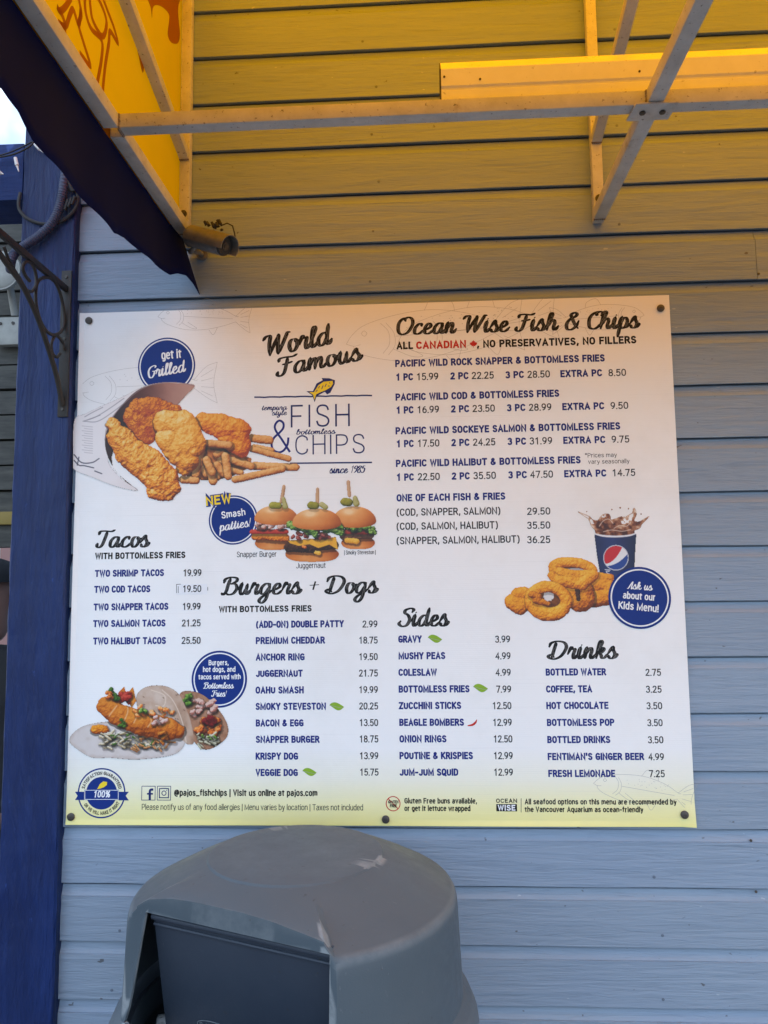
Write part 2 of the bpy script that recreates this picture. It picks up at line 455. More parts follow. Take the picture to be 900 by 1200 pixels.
for x in ribs[:3]:
    for sx in ((1,) if x < 0 else (-1, 1)):
        xe = x + sx * TB / 2
        weld((xe, PYc - TB / 2 - .001, RZ + .001), (xe, PYc - TB / 2 - .001, RZ + TB)); weld((xe, PYc - TB / 2, RZ), (xe, PYc + TB / 2, RZ))
    weld((x - TB / 2, WY - 0.024, RZ), (x + TB / 2, WY - 0.024, RZ)); weld((x - .012, WY - 0.026, 2.653), (x + .012, WY - 0.026, 2.653))
for x in ribs[1:3]:
    m = MB(); m.prism([(x - 0.036, PYc - 0.024), (x + 0.040, PYc - 0.024), (x + 0.036, PYc + 0.026), (x - 0.040, PYc + 0.026)], 2, RZ - 0.0045, RZ - 0.0005)
    pl_ = m.build('joint_plate', mat_steel, aw, 0.0008)
    for dx in (-0.018, 0.018):
        MB().tube([(x + dx, PYc, RZ - 0.0045), (x + dx, PYc, RZ - 0.008)], 0.0055, 6).build('bolt', mat_bolt, pl_)
# cover
def sheet(name, pts, nrm, mat, th=0.0012):
    """thin vinyl sheet with thickness"""
    P = [Vector(p) for p in pts]; n = Vector(nrm) * th
    m = MB(); k = len(P)
    m.add(P, [tuple(range(k))])      # one skin of cloth: light passes it once
    return m.build(name, mat, aw)
for x, s, nm in ((AW0 - 0.0015, -1, 'side_panel'), (AW1 + 0.0015, 1, 'side_panel')):
    sheet(nm, [(x, WY, RZ - 0.001), (x, FY - 0.034, RZ - 0.001), (x, FY - 0.034, FT), (x, WY, WT)], (s, 0, 0), mat_vinyl)
sheet('top_panel', [(AW0 - 0.003, WY, WT), (AW1 + 0.003, WY, WT), (AW1 + 0.003, FY - 0.036, FT), (AW0 - 0.003, FY - 0.036, FT)], (0, 0.0, 1), mat_vinyl)
sheet('front_panel', [(AW0 - 0.001, FY - 0.0355, RZ), (AW1 + 0.001, FY - 0.0355, RZ), (AW1 + 0.001, FY - 0.0355, FT - 0.002), (AW0 - 0.001, FY - 0.0355, FT - 0.002)], (0, -1, 0), mat_vinyl)
# valance with its scalloped hem, following the outer side of the frame
VX = AW0 - 0.0035
hem = [(WY, 2.318), (-0.040, 2.340), (-0.058, 2.352), (-0.080, 2.348), (-0.100, 2.336), (-0.194, 2.320), (-0.281, 2.311), (-0.341, 2.313), (-0.372, 2.306), (-0.393, 2.298), (-0.464, 2.292), (-0.553, 2.286), (-0.631, 2.281), (-0.69, 2.281), (-0.72, 2.286), (-0.756, 2.313), (-0.80, 2.318), (-0.86, 2.295)]
y_last, z_last = hem[-1]
k = 0
for k in range(1, 9):
    yy = y_last + (FY - 0.04 - y_last) * k / 8
    hem.append((yy, 2.30 - 0.045 * math.sin(math.pi * (k / 8))))
top = [(WY, RZ + 0.022), (FY - 0.04, RZ + 0.022)]
m = MB()
# strip between top and hem with a gentle ripple
vs = []; fs = []
# resample hem by arclength in y (monotone part)
hs = sorted(set((round(y, 5), z) for y, z in hem), key=lambda q: -q[0])
ys = [h[0] for h in hs]; zs = [h[1] for h in hs]
NY, NZ = 200, 8
for i in range(NY + 1):
    y = WY + (FY - 0.04 - WY) * (i / NY)
    zl = float(np.interp(-y, [-q for q in ys], zs))
    for j in range(NZ + 1):
        f = j / NZ
        z = (RZ + 0.022) * (1 - f) + zl * f
        xo = VX - 0.006 * f * f * math.sin(y * 13 + 0.4) - 0.004 * f * math.sin(y * 31)
        if y > -0.10: xo += 0.050 * f * (1 - (WY - y) / (WY + 0.10)) ** 1.2
        vs.append((xo, y, z))
for i in range(NY):
    for j in range(NZ):
        a = i * (NZ + 1) + j; fs.append((a, a + 1, a + NZ + 2, a + NZ + 1))
m.add(vs, fs)
val = m.build('valance', mat_valance, aw, smooth=True)
sm = val.modifiers.new('thickness', 'SOLIDIFY'); sm.thickness = 0.0015
m = MB(); vs = []; fs = []
NX = 160
for i in range(NX + 1):
    x = VX + (AW1 + 0.0035 - VX) * i / NX
    zl = 2.30 - 0.045 * abs(math.sin(math.pi * (x - VX) / 0.42))
    for j in range(3):
        f = j / 2; vs.append((x, FY - 0.040 - 0.004 * f * math.sin(x * 17), (RZ + 0.022) * (1 - f) + zl * f))
for i in range(NX):
    for j in range(2):
        a = i * 3 + j; fs.append((a, a + 1, a + 4, a + 3))
m.add(vs, fs)
val2 = m.build('valance', mat_valance, aw, smooth=True)
sm = val2.modifiers.new('thickness', 'SOLIDIFY'); sm.thickness = 0.0015

# ------------------------------------------------------------------ 2D strokes and lettering
def catmull(pts, n=7):
    P = [np.array(p, float) for p in pts]
    if len(P) < 3: return [tuple(p) for p in P]
    closed = np.allclose(P[0], P[-1])
    if closed: Q = [P[-2]] + P + [P[1]]
    else: Q = [2 * P[0] - P[1]] + P + [2 * P[-1] - P[-2]]
    out = []
    for i in range(1, len(Q) - 2):
        a, b, c, d = Q[i - 1:i + 3]
        for k in range(n):
            s = k / n
            out.append(tuple(0.5 * (2 * b + (c - a) * s + (2 * a - 5 * b + 4 * c - d) * s * s + (-a + 3 * b - 3 * c + d) * s ** 3)))
    out.append(tuple(Q[-2]))
    return out

def ribbon(pts, w, cap=0.0):
    """flat strip along 2D pts; w: width or function(i, tangent)->width"""
    P = [np.array(p, float) for p in pts]
    Q = [P[0]]
    for p in P[1:]:
        if np.linalg.norm(p - Q[-1]) > 1e-7: Q.append(p)
    P = Q
    if len(P) < 2: return [], []
    closed = len(P) > 3 and np.linalg.norm(P[0] - P[-1]) < 1e-6
    T = [(P[i + 1] - P[i]) / np.linalg.norm(P[i + 1] - P[i]) for i in range(len(P) - 1)]
    if cap and not closed:
        P = P[:]; P[0] = P[0] - T[0] * cap; P[-1] = P[-1] + T[-1] * cap
    vs = []; n = len(P)
    for i in range(n):
        t0 = T[i - 1] if i > 0 else (T[-1] if closed else T[0])
        t1 = T[i] if i < n - 1 else (T[0] if closed else T[-1])
        t = t0 + t1
        t = t / np.linalg.norm(t) if np.linalg.norm(t) > 1e-3 else t1
        nn = np.array([-t[1], t[0]])
        k = 1 / max(0.45, abs(nn @ np.array([-t1[1], t1[0]])))
        ww = w(i / (n - 1), t) if callable(w) else w
        vs += [P[i] + nn * ww / 2 * k, P[i] - nn * ww / 2 * k]
    fs = [(2 * i, 2 * i + 1, 2 * i + 3, 2 * i + 2) for i in range(n - 1)]
    return vs, fs

SANS = {   # stroke glyphs, cap height 1: strokes split by '|', '~' = smooth
'A': (.56, '0 0 .28 1 .56 0|.1 .3 .46 .3'), 'B': (.5, '0 0 0 1|~0 1 .22 1 .4 .95 .46 .77 .4 .59 .24 .53 0 .53|~.2 .53 .42 .48 .5 .27 .42 .06 .24 0 0 0'),
'C': (.5, '~.5 .74 .46 .9 .27 1 .08 .9 0 .68 0 .32 .08 .1 .27 0 .46 .1 .5 .28'), 'D': (.5, '0 0 0 1|~0 1 .2 1 .4 .92 .5 .7 .5 .3 .4 .08 .2 0 0 0'),
'E': (.42, '.42 1 0 1 0 0 .42 0|0 .52 .36 .52'), 'F': (.42, '.42 1 0 1 0 0|0 .5 .36 .5'),
'G': (.52, '~.5 .76 .44 .92 .27 1 .08 .9 0 .68 0 .32 .08 .1 .28 0 .46 .07 .52 .16|.52 .13 .52 .46 .28 .46'), 'H': (.52, '0 0 0 1|.52 0 .52 1|0 .52 .52 .52'),
'I': (.0, '0 0 0 1'), 'J': (.44, '~.44 1 .44 .5 .43 .2 .34 .03 .2 0 .06 .06 0 .25'), 'K': (.5, '0 0 0 1|.48 1 .02 .45|.14 .58 .52 0'), 'L': (.4, '0 1 0 0 .4 0'),
'M': (.7, '0 0 0 1 .35 .1 .7 1 .7 0'), 'N': (.54, '0 0 0 1 .54 0 .54 1'), 'O': (.52, '~.26 1 .08 .91 0 .68 0 .32 .08 .09 .26 0 .44 .09 .52 .32 .52 .68 .44 .91 .26 1'),
'P': (.48, '0 0 0 1|~0 1 .24 1 .41 .94 .48 .73 .41 .52 .24 .45 0 .45'), 'Q': (.52, '~.26 1 .08 .91 0 .68 0 .32 .08 .09 .26 0 .44 .09 .52 .32 .52 .68 .44 .91 .26 1|.3 .2 .56 -.1'),
'R': (.5, '0 0 0 1|~0 1 .22 1 .41 .94 .47 .75 .41 .55 .24 .49 0 .49|.26 .49 .52 0'),
'S': (.48, '~.47 .76 .4 .94 .24 1 .08 .94 .02 .77 .08 .6 .25 .51 .41 .41 .48 .24 .41 .06 .24 0 .07 .06 0 .25'), 'T': (.52, '0 1 .52 1|.26 1 .26 0'),
'U': (.5, '~0 1 0 .5 0 .3 .07 .08 .25 0 .43 .08 .5 .3 .5 .5 .5 1'), 'V': (.54, '0 1 .27 0 .54 1'), 'W': (.78, '0 1 .19 0 .39 .95 .59 0 .78 1'), 'X': (.52, '0 0 .52 1|0 1 .52 0'),
'Y': (.54, '0 1 .27 .45 .54 1|.27 .45 .27 0'), 'Z': (.48, '0 1 .48 1 0 0 .48 0'),
'0': (.46, '~.23 1 .06 .9 0 .66 0 .34 .06 .1 .23 0 .4 .1 .46 .34 .46 .66 .4 .9 .23 1'), '1': (.46, '.08 .82 .27 .98 .27 0'), '2': (.46, '~.02 .74 .06 .92 .22 1 .4 .93 .44 .74 .36 .52 .18 .25 .0 .0|0 0 .46 0'),
'3': (.46, '~.02 .8 .08 .94 .22 1 .39 .94 .44 .76 .38 .6 .2 .54|~.2 .54 .4 .48 .46 .27 .4 .06 .22 0 .06 .06 0 .22'), '4': (.48, '.36 0 .36 1 0 .3 .48 .3'), '5': (.46, '.42 1 .08 1 .05 .52|~.05 .5 .14 .6 .27 .62 .41 .54 .46 .32 .4 .08 .23 0 .07 .05 .01 .2'),
'6': (.46, '~.38 .98 .18 .88 .04 .6 .01 .32 .07 .08 .24 0 .4 .08 .46 .3 .4 .52 .24 .6 .08 .5 .02 .34'), '7': (.46, '0 1 .46 1 .16 0'),
'8': (.46, '~.23 .53 .07 .62 .03 .77 .08 .94 .23 1 .38 .94 .43 .77 .39 .62 .23 .53 .06 .45 0 .26 .06 .06 .23 0 .4 .06 .46 .26 .4 .45 .23 .53'),
'9': (.46, '~.44 .66 .38 .48 .22 .4 .06 .48 0 .7 .06 .92 .22 1 .4 .92 .45 .68 .42 .4 .28 .12 .08 .02'),
'.': (.02, '0 0 .02 0'), ',': (.06, '.05 .06 .0 -.16'), ':': (.02, '0 0 .02 0|0 .6 .02 .6'), '!': (.02, '0 1 .0 .3|0 0 .02 0'), '(': (.2, '~.2 1.1 .05 .8 0 .4 .05 0 .2 -.25'), ')': (.2, '~0 1.1 .15 .8 .2 .4 .15 0 0 -.25'),
'-': (.28, '0 .42 .28 .42'), "'": (.02, '0 1.03 0 .75'), '|': (.02, '0 1.05 0 -.2'), '_': (.45, '0 -.08 .45 -.08'), '+': (.5, '0 .5 .5 .5|.25 .75 .25 .25'), '*': (.3, '.15 1.05 .15 .65|0 .95 .3 .75|0 .75 .3 .95'),
'%': (.7, '.58 1 .14 0|~.15 1 .03 .92 .03 .62 .15 .54 .27 .62 .27 .92 .15 1|~.56 .46 .44 .38 .44 .08 .56 0 .68 .08 .68 .38 .56 .46'),
'&': (.6, '~.6 0 .35 .38 .13 .7 .12 .88 .25 1 .38 .92 .38 .76 .24 .6 .08 .46 0 .26 .07 .07 .24 0 .4 .06 .52 .24 .55 .46'), '@': (.8, '~.56 .62 .44 .7 .3 .6 .26 .35 .34 .2 .46 .24 .54 .42 .58 .66 .56 .3 .62 .18 .74 .3 .78 .55 .68 .85 .42 .96 .14 .82 .02 .45 .1 .05 .36 -.14 .6 -.1'),
'a': (.42, '~.03 .58 .1 .7 .22 .74 .36 .68 .41 .54 .41 .0|~.41 .42 .22 .42 .05 .34 .0 .19 .06 .03 .18 0 .32 .04 .41 .15'), 'b': (.42, '0 1.05 0 0|~0 .55 .1 .7 .23 .74 .37 .66 .42 .46 .42 .27 .36 .07 .22 0 .09 .05 0 .2'),
'c': (.4, '~.4 .52 .35 .68 .21 .74 .06 .66 0 .46 0 .28 .06 .08 .21 0 .35 .06 .4 .22'), 'd': (.42, '.42 1.05 .42 0|~.42 .55 .32 .7 .2 .74 .05 .66 0 .46 0 .27 .06 .07 .2 0 .33 .05 .42 .2'),
'e': (.42, '~.01 .4 .41 .4 .4 .58 .34 .7 .21 .74 .07 .66 0 .46 0 .27 .07 .07 .23 0 .34 .04 .41 .13'), 'f': (.28, '~.3 1.06 .2 1.06 .12 .98 .1 .82 .1 0|0 .72 .27 .72'),
'g': (.42, '~.42 .74 .42 0 .38 -.18 .22 -.26 .05 -.18|~.42 .55 .32 .7 .2 .74 .05 .66 0 .46 0 .27 .06 .07 .2 0 .33 .05 .42 .2'), 'h': (.42, '0 1.05 0 0|~0 .52 .1 .69 .24 .74 .37 .68 .42 .5 .42 0'),
'i': (.0, '0 .74 0 0|0 .98 0 1.0'), 'j': (.06, '~.06 .74 .06 -.05 .03 -.2 -.08 -.25|.06 .98 .06 1.0'), 'k': (.4, '0 1.05 0 0|.37 .74 .02 .32|.13 .44 .41 0'), 'l': (.0, '0 1.05 0 0'),
'm': (.7, '0 .74 0 0|~0 .52 .08 .69 .19 .74 .31 .68 .35 .5 .35 0|~.35 .52 .43 .69 .54 .74 .66 .68 .7 .5 .7 0'), 'n': (.42, '0 .74 0 0|~0 .52 .1 .69 .24 .74 .37 .68 .42 .5 .42 0'),
'o': (.44, '~.22 .74 .06 .66 0 .46 0 .28 .06 .08 .22 0 .38 .08 .44 .28 .44 .46 .38 .66 .22 .74'), 'p': (.42, '0 .74 0 -.27|~0 .55 .1 .7 .23 .74 .37 .66 .42 .46 .42 .27 .36 .07 .22 0 .09 .05 0 .2'),
'q': (.42, '.42 .74 .42 -.27|~.42 .55 .32 .7 .2 .74 .05 .66 0 .46 0 .27 .06 .07 .2 0 .33 .05 .42 .2'), 'r': (.26, '0 .74 0 0|~0 .48 .08 .66 .18 .73 .27 .72'),
's': (.38, '~.37 .56 .31 .69 .19 .74 .07 .69 .02 .56 .07 .45 .2 .38 .32 .31 .38 .19 .32 .05 .19 0 .06 .05 0 .19'), 't': (.27, '~.11 .95 .11 .2 .15 .03 .27 .01|0 .72 .26 .72'),
'u': (.42, '~0 .74 0 .24 .05 .06 .18 0 .32 .05 .42 .22|.42 .74 .42 0'), 'v': (.42, '0 .74 .21 0 .42 .74'), 'w': (.64, '0 .74 .16 0 .32 .7 .48 0 .64 .74'), 'x': (.42, '0 0 .42 .74|0 .74 .42 0'),
'y': (.42, '0 .74 .22 0|~.42 .74 .2 -.08 .12 -.25 -.02 -.26'), 'z': (.4, '0 .74 .4 .74 0 0 .4 0'), ' ': (.1, ''), '[': (.16, '.16 1.1 0 1.1 0 -.2 .16 -.2'), ']': (.16, '0 1.1 .16 1.1 .16 -.2 0 -.2'),
}
BRUSH = {   # brush script, x height 1, cap height 2
'a': (1.12, '~.8 .78 .62 1.0 .36 .96 .12 .62 .13 .18 .36 .0 .62 .22 .78 .72|~.82 1.02 .76 .4 .82 .08 .98 .07 1.16 .42'), 'b': (1.0, '~0 .4 .25 1.1 .38 1.75 .26 2.0 .14 1.6 .12 .6 .16 .12 .4 0 .68 .2 .76 .65 .58 .98 .38 .85|~.6 .96 .78 .8 1.04 .8'),
'c': (.92, '~.7 .76 .6 1 .36 .96 .12 .6 .15 .15 .42 0 .7 .12 .96 .42'), 'd': (1.14, '~.8 .78 .62 1.0 .36 .96 .12 .62 .13 .18 .36 .0 .62 .22 .78 .72|~.86 2.05 .8 1.2 .77 .4 .84 .08 1.0 .07 1.18 .42'),
'e': (.9, '~0 .42 .32 .46 .62 .72 .5 1 .28 .93 .12 .55 .2 .12 .45 0 .7 .12 .94 .42'), 'g': (1.1, '~.8 .78 .62 1.0 .36 .96 .12 .62 .13 .18 .36 .0 .62 .22 .78 .72|~.82 1.02 .78 .3 .7 -.5 .42 -.85 .14 -.65 .3 -.3 .76 .05 1.14 .42'),
'h': (1.1, '~0 .4 .28 1.1 .4 1.75 .28 2 .17 1.5 .12 0|~.14 .3 .35 .85 .58 1 .72 .75 .68 .3 .76 .05 .93 .08 1.12 .42'), 'i': (.58, '~.0 .42 .18 1 .15 .35 .24 .04 .4 .08 .6 .42|.22 1.42 .26 1.46'),
'k': (1.05, '~0 .4 .28 1.1 .4 1.75 .28 2 .16 1.5 .12 0|~.14 .5 .45 1 .66 .88 .5 .58 .22 .5|~.32 .5 .5 .3 .62 .05 .84 .08 1.08 .42'), 'l': (.58, '~0 .4 .28 1.1 .4 1.75 .28 2.0 .16 1.5 .14 .3 .24 .03 .4 .08 .6 .42'),
'm': (1.45, '~0 .42 .16 1.02 .15 .5 .12 0|~.14 .3 .35 .88 .52 1 .6 .75 .56 0|~.58 .3 .78 .88 .96 1 1.05 .75 1.02 .3 1.1 .04 1.27 .08 1.48 .42'), 'n': (1.02, '~0 .42 .16 1.02 .15 .5 .12 0|~.14 .3 .35 .88 .54 1 .64 .75 .6 .3 .68 .04 .84 .08 1.04 .42'),
'o': (.9, '~.42 1 .16 .85 .1 .42 .28 .02 .54 .06 .72 .42 .66 .82 .42 1|~.5 .9 .68 .76 .96 .84'), 'p': (1.02, '~0 .42 .2 1.02 .17 .3 .1 -.85|~.17 .5 .35 .93 .58 1 .76 .65 .65 .16 .4 0 .2 .2|~.5 .04 .76 .1 1.04 .42'),
'r': (.84, '~0 .42 .2 1.12 .34 .92 .56 .9 .5 .4 .56 .05 .7 .08 .88 .42'), 's': (.86, '~0 .4 .34 1.12 .44 .8 .64 .4 .5 .03 .24 .04 .1 .28|~.5 .03 .7 .1 .9 .42'), 't': (.64, '~0 .42 .24 1.0 .3 1.6 .2 .5 .26 .04 .42 .07 .66 .42|-.04 1.03 .52 1.08'),
'u': (1.06, '~0 .42 .18 1.02 .14 .4 .3 0 .52 .15 .66 .6|~.7 1.02 .67 .35 .76 .05 .9 .08 1.08 .42'), 'y': (1.02, '~0 .42 .18 1.02 .16 .4 .32 .02 .54 .2 .7 .7|~.74 1.02 .7 .3 .62 -.5 .36 -.85 .1 -.65 .26 -.3 .7 .05 1.06 .42'),
'z': (.8, '0 1 .6 1 .1 0 .7 0'), 'f': (.7, '~0 .4 .3 1.1 .42 1.8 .28 2 .18 1.4 .14 -.3 .1 -.85'),
'W': (1.95, '~-.12 1.5 .1 1.88 .36 1.95 .46 1.7 .42 .9 .5 .0|.5 0 .82 .9 1.14 1.95|~1.14 1.95 1.1 .9 1.16 0|~1.16 0 1.5 .8 1.74 1.6 1.86 1.95 2.05 1.95'), 'F': (1.35, '~.08 1.45 .2 1.85 .6 1.92 1.2 1.85 1.55 2.05|~.82 1.88 .74 1 .6 .25 .32 0 .06 .15 .12 .42|~.42 1.0 .8 1.04 1.2 1.16'),
'T': (1.22, '~.02 1.4 .15 1.85 .55 1.92 1.15 1.85 1.5 2.05|~.8 1.88 .72 1 .58 .25 .34 0 .1 .12 .12 .4'), 'O': (1.6, '~.8 2.0 .35 1.75 .1 1.05 .22 .3 .6 0 1.1 .2 1.4 .9 1.3 1.65 .95 2.0 .62 1.8 .7 1.45'),
'C': (1.2, '~1.15 1.4 1.25 1.8 .95 2 .45 1.75 .14 1.0 .28 .2 .7 0 1.05 .2 1.25 .5|~.95 2 .72 1.75 .8 1.45'), 'B': (1.5, '~.56 1.82 .46 1 .4 .3 .2 .0 .0 .14|~.02 1.2 .12 1.75 .6 2 1.08 1.86 1.14 1.45 .82 1.1 .55 1.04|~.6 1.06 1.08 1.0 1.3 .6 1.1 .12 .72 -.02 .42 .1'),
'D': (1.75, '~.56 1.78 .48 .9 .4 .12|~.0 1.2 .12 1.75 .65 2 1.25 1.8 1.52 1.1 1.22 .3 .72 -.02 .3 .03 .08 .22 .3 .38 .6 .14'), 'S': (1.2, '~1.05 1.45 1.15 1.85 .85 2.02 .42 1.8 .38 1.4 .72 1.05 .95 .6 .76 .1 .36 -.02 .02 .2 .12 .5'),
'G': (1.3, '~1.1 1.5 1.18 1.85 .88 2 .38 1.7 .12 .95 .3 .15 .7 .0 1.0 .4 1.05 .85|~.72 .9 1.05 .86 1.35 .95'), 'A': (1.35, '~0 .1 .3 .12 .7 1.2 1.0 2|~1.0 2 .98 1 1.0 .08 1.16 .08 1.36 .42|.4 .8 1.0 .86'),
'&': (1.4, '~1.25 .1 .9 .5 .5 1.3 .42 1.7 .68 1.95 .92 1.75 .82 1.4 .4 1.05 .15 .6 .25 .1 .65 0 1.05 .35 1.2 .85'), '+': (.95, '.1 .8 .85 .85|.5 1.2 .45 .4'), '!': (.5, '.25 1.9 .15 .6|.1 .02 .14 .06'), ' ': (.6, ''),
'1': (.7, '.15 1.5 .45 1.9 .35 0'), '9': (.9, '~.8 1.4 .6 .95 .3 1.0 .15 1.4 .4 1.9 .75 1.8 .8 1.2 .6 .4 .2 0'), '8': (.9, '~.5 1.0 .2 1.3 .3 1.8 .6 1.9 .8 1.6 .5 1.0 .15 .6 .2 .1 .5 0 .75 .3 .5 1.0'), '5': (.9, '~.8 1.9 .35 1.85 .25 1.1 .5 1.2 .75 .9 .65 .2 .3 0 .1 .2'),
'0': (.9, '~.5 1.9 .2 1.5 .15 .5 .4 0 .7 .4 .75 1.4 .5 1.9'), '%': (1.2, '1.0 1.9 .1 0|~.3 1.9 .1 1.5 .3 1.1 .5 1.5 .3 1.9|~.85 .85 .65 .45 .85 .05 1.05 .45 .85 .85'),
}
def parse(s):
    out = []
    for part in s.split('|'):
        part = part.strip()
        if not part: continue
        smooth = part.startswith('~')
        v = [float(q) for q in part.lstrip('~').split()]
        pts = list(zip(v[::2], v[1::2]))
        out.append((smooth, pts))
    return out
SANS = {k: (w, parse(s)) for k, (w, s) in SANS.items()}
BRUSH = {k: (w, parse(s)) for k, (w, s) in BRUSH.items()}

def layout(text, face, gap, slant=0.0):
    """strokes in glyph units, and the text's width"""
    u = 0.0; strokes = []; right = 0
    tab = BRUSH if face == 'brush' else SANS
    for ch in text:
        w, st = tab.get(ch, tab[' '])
        for sm, pts in st:
            if face == 'brush': pts = [(x, y if y < 1 else 1 + (y - 1) * 0.68) for x, y in pts]
            strokes.append((sm, [(u + x + slant * y, y) for x, y in pts]))
        if ch != ' ': right = u + w
        u += w + gap
    return strokes, right

# ------------------------------------------------------------------ menu board
SY = -0.0260                    # front face of the board
def B(px, py):
    p = at(px, py, 1, SY); return float(p[0]), float(p[2])
def mpp(px, py):
    return B(px + 1, py)[0] - B(px, py)[0]
bx0, bz1 = B(95.5, 366.5); bx1, _ = B(785, 347); _, bz0 = B(400, 967.5)
_, bz1b = B(440, 357)
bz1 = (bz1 + bz1b) / 2; bx0 = (bx0 + B(75.5, 966)[0]) / 2; bx1 = (bx1 + B(814.5, 969.5)[0]) / 2
sign = thing('menu_board', ((bx0 + bx1) / 2, SY, (bz0 + bz1) / 2), 'large white printed fish and chips menu board screwed to the clapboard wall', 'menu board')

t = NT('printed_board')
sx = t.n('ShaderNodeSeparateXYZ'); t.l(t.tc.outputs['Object'], sx.inputs[0])
H = bz1 - bz0
def remap(fac, a, b):
    mr = t.n('ShaderNodeMapRange'); mr.inputs[1].default_value = a; mr.inputs[2].default_value = b
    t.l(fac, mr.inputs[0]); return mr.outputs[0]
yel = t.ramp(remap(sx.outputs[2], -H / 2, -H / 2 + 0.17), [(0.0, (1, 1, 1)), (0.25, (0.75,) * 3), (0.6, (0.25,) * 3), (1.0, (0, 0, 0))])
pap = t.mix(yel, (0.87, 0.875, 0.885), (0.86, 0.80, 0.30))
streak = t.noise(t.vec((0.35, 1, 60)), 4.5, 4, 0.7)
pap = t.mix(t.ramp(streak, [(0.58, (0, 0, 0)), (0.72, (0.16,) * 3)]), pap, (0.45, 0.46, 0.5))
dirt = t.noise(t.vec(), 3.0, 6, 0.7)
pap = t.mix(t.ramp(dirt, [(0.5, (0, 0, 0)), (0.8, (0.20,) * 3)]), pap, (0.5, 0.47, 0.40))
flute = t.n('ShaderNodeTexWave', wave_type='BANDS', bands_direction='Z'); flute.inputs['Scale'].default_value = 70; flute.inputs['Distortion'].default_value = 0.4
t.l(t.tc.outputs['Object'], flute.inputs['Vector'])
nb = t.bump(flute.outputs['Fac'], 0.10, 0.0006); nb = t.bump(streak, 0.25, 0.0006, nb)
nb = t.bump(dirt, 0.3, 0.006, nb)
mat_board = t.done(pap, t.ramp(dirt, [(0.35, (0.30,) * 3), (0.65, (0.52,) * 3)]), nb)

def curl(x, z):
    """a corner standing a little off the wall and the lower hem's slight wave"""
    d = max(0, (x - (bx1 - 0.030)) / 0.030) * max(0, ((bz0 + 0.05) - z) / 0.05)
    e = max(0, ((bz0 + 0.012) - z) / 0.012)
    l = max(0, ((bx0 + 0.012) - x) / 0.012)
    return 0.006 * d + e * 0.0012 * (1 + math.sin(x * 7)) + l * 0.0012 * (1 + math.sin(z * 9))
xs = [bx0 + f for f in (0, .004, .012)] + list(np.linspace(bx0 + .05, bx1 - .05, 30)) + [bx1 - f for f in (.03, .02, .01, .003, 0)]
zz = [bz0 + f for f in (0, .003, .007, .012, .025, .05)] + list(np.linspace(bz0 + .09, bz1 - .03, 20)) + [bz1]
vs = []; fs = []
nx, nz = len(xs), len(zz)
for th in (0, 0.0045):
    for x in xs:
        for z in zz: vs.append((x, SY - curl(x, z) + th, z))
N = nx * nz
for i in range(nx - 1):
    for j in range(nz - 1):
        a = i * nz + j; fs.append((a, a + nz, a + nz + 1, a + 1)); fs.append((a + N, a + N + 1, a + N + nz + 1, a + N + nz))
for i in range(nx - 1):
    a = i * nz; fs.append((a, a + N, a + N + nz, a + nz)); a += nz - 1; fs.append((a, a + nz, a + N + nz, a + N))
for j in range(nz - 1):
    a = j; fs.append((a, a + 1, a + N + 1, a + N)); a += (nx - 1) * nz; fs.append((a, a + N, a + N + 1, a + 1))
m = MB(); m.add(vs, fs); m.build('board_panel', mat_board, sign)

class Print:
    """flat print lying on the board: everything is laid 0.2 mm above what it covers"""
    def __init__(self, layer=1): self.v = []; self.f = []; self.L = layer; self.k = 0
    def add(self, vs, fs, dl=None):
        n = len(self.v)
        y = SY - 0.0002 * self.L - 0.00002 * (self.k % 9 if dl is None else dl); self.k += 1
        nv_ = max(1, len(vs)); self.v += [(float(p[0]), y - 0.000016 * i_ / nv_, float(p[1])) for i_, p in enumerate(vs)]
        self.f += [tuple(i + n for i in f) for f in fs]
    def poly(self, pts):
        tri = tessellate_polygon([[Vector((p[0], p[1], 0)) for p in pts]])
        self.add(pts, [tuple(q) for q in tri])
    def disc(self, c, r, n=64, r0=None):
        a = [2 * math.pi * i / n for i in range(n)]
        if r0 is None:
            self.add([(c[0] + r * math.cos(q), c[1] + r * math.sin(q)) for q in a], [tuple(range(n))])
        else:
            v = [(c[0] + r * math.cos(q), c[1] + r * math.sin(q)) for q in a] + [(c[0] + r0 * math.cos(q), c[1] + r0 * math.sin(q)) for q in a]
            self.add(v, [(i, (i + 1) % n, (i + 1) % n + n, i + n) for i in range(n)])
    def line(self, pts, w, cap=0): 
        v, f = ribbon(pts, w, cap); self.add(v, f)
    def build(self, name, mat, parent=None, label=None):
        me = bpy.data.meshes.new(name); me.from_pydata(self.v, [], self.f); me.materials.append(mat)
        # face the street
        bm = bmesh.new(); bm.from_mesh(me)
        for f in bm.faces:
            if f.normal.y > 0: f.normal_flip()
        bm.to_mesh(me); bm.free()
        o = link(name, me, parent or sign)
        if label: o['label'] = label
        return o

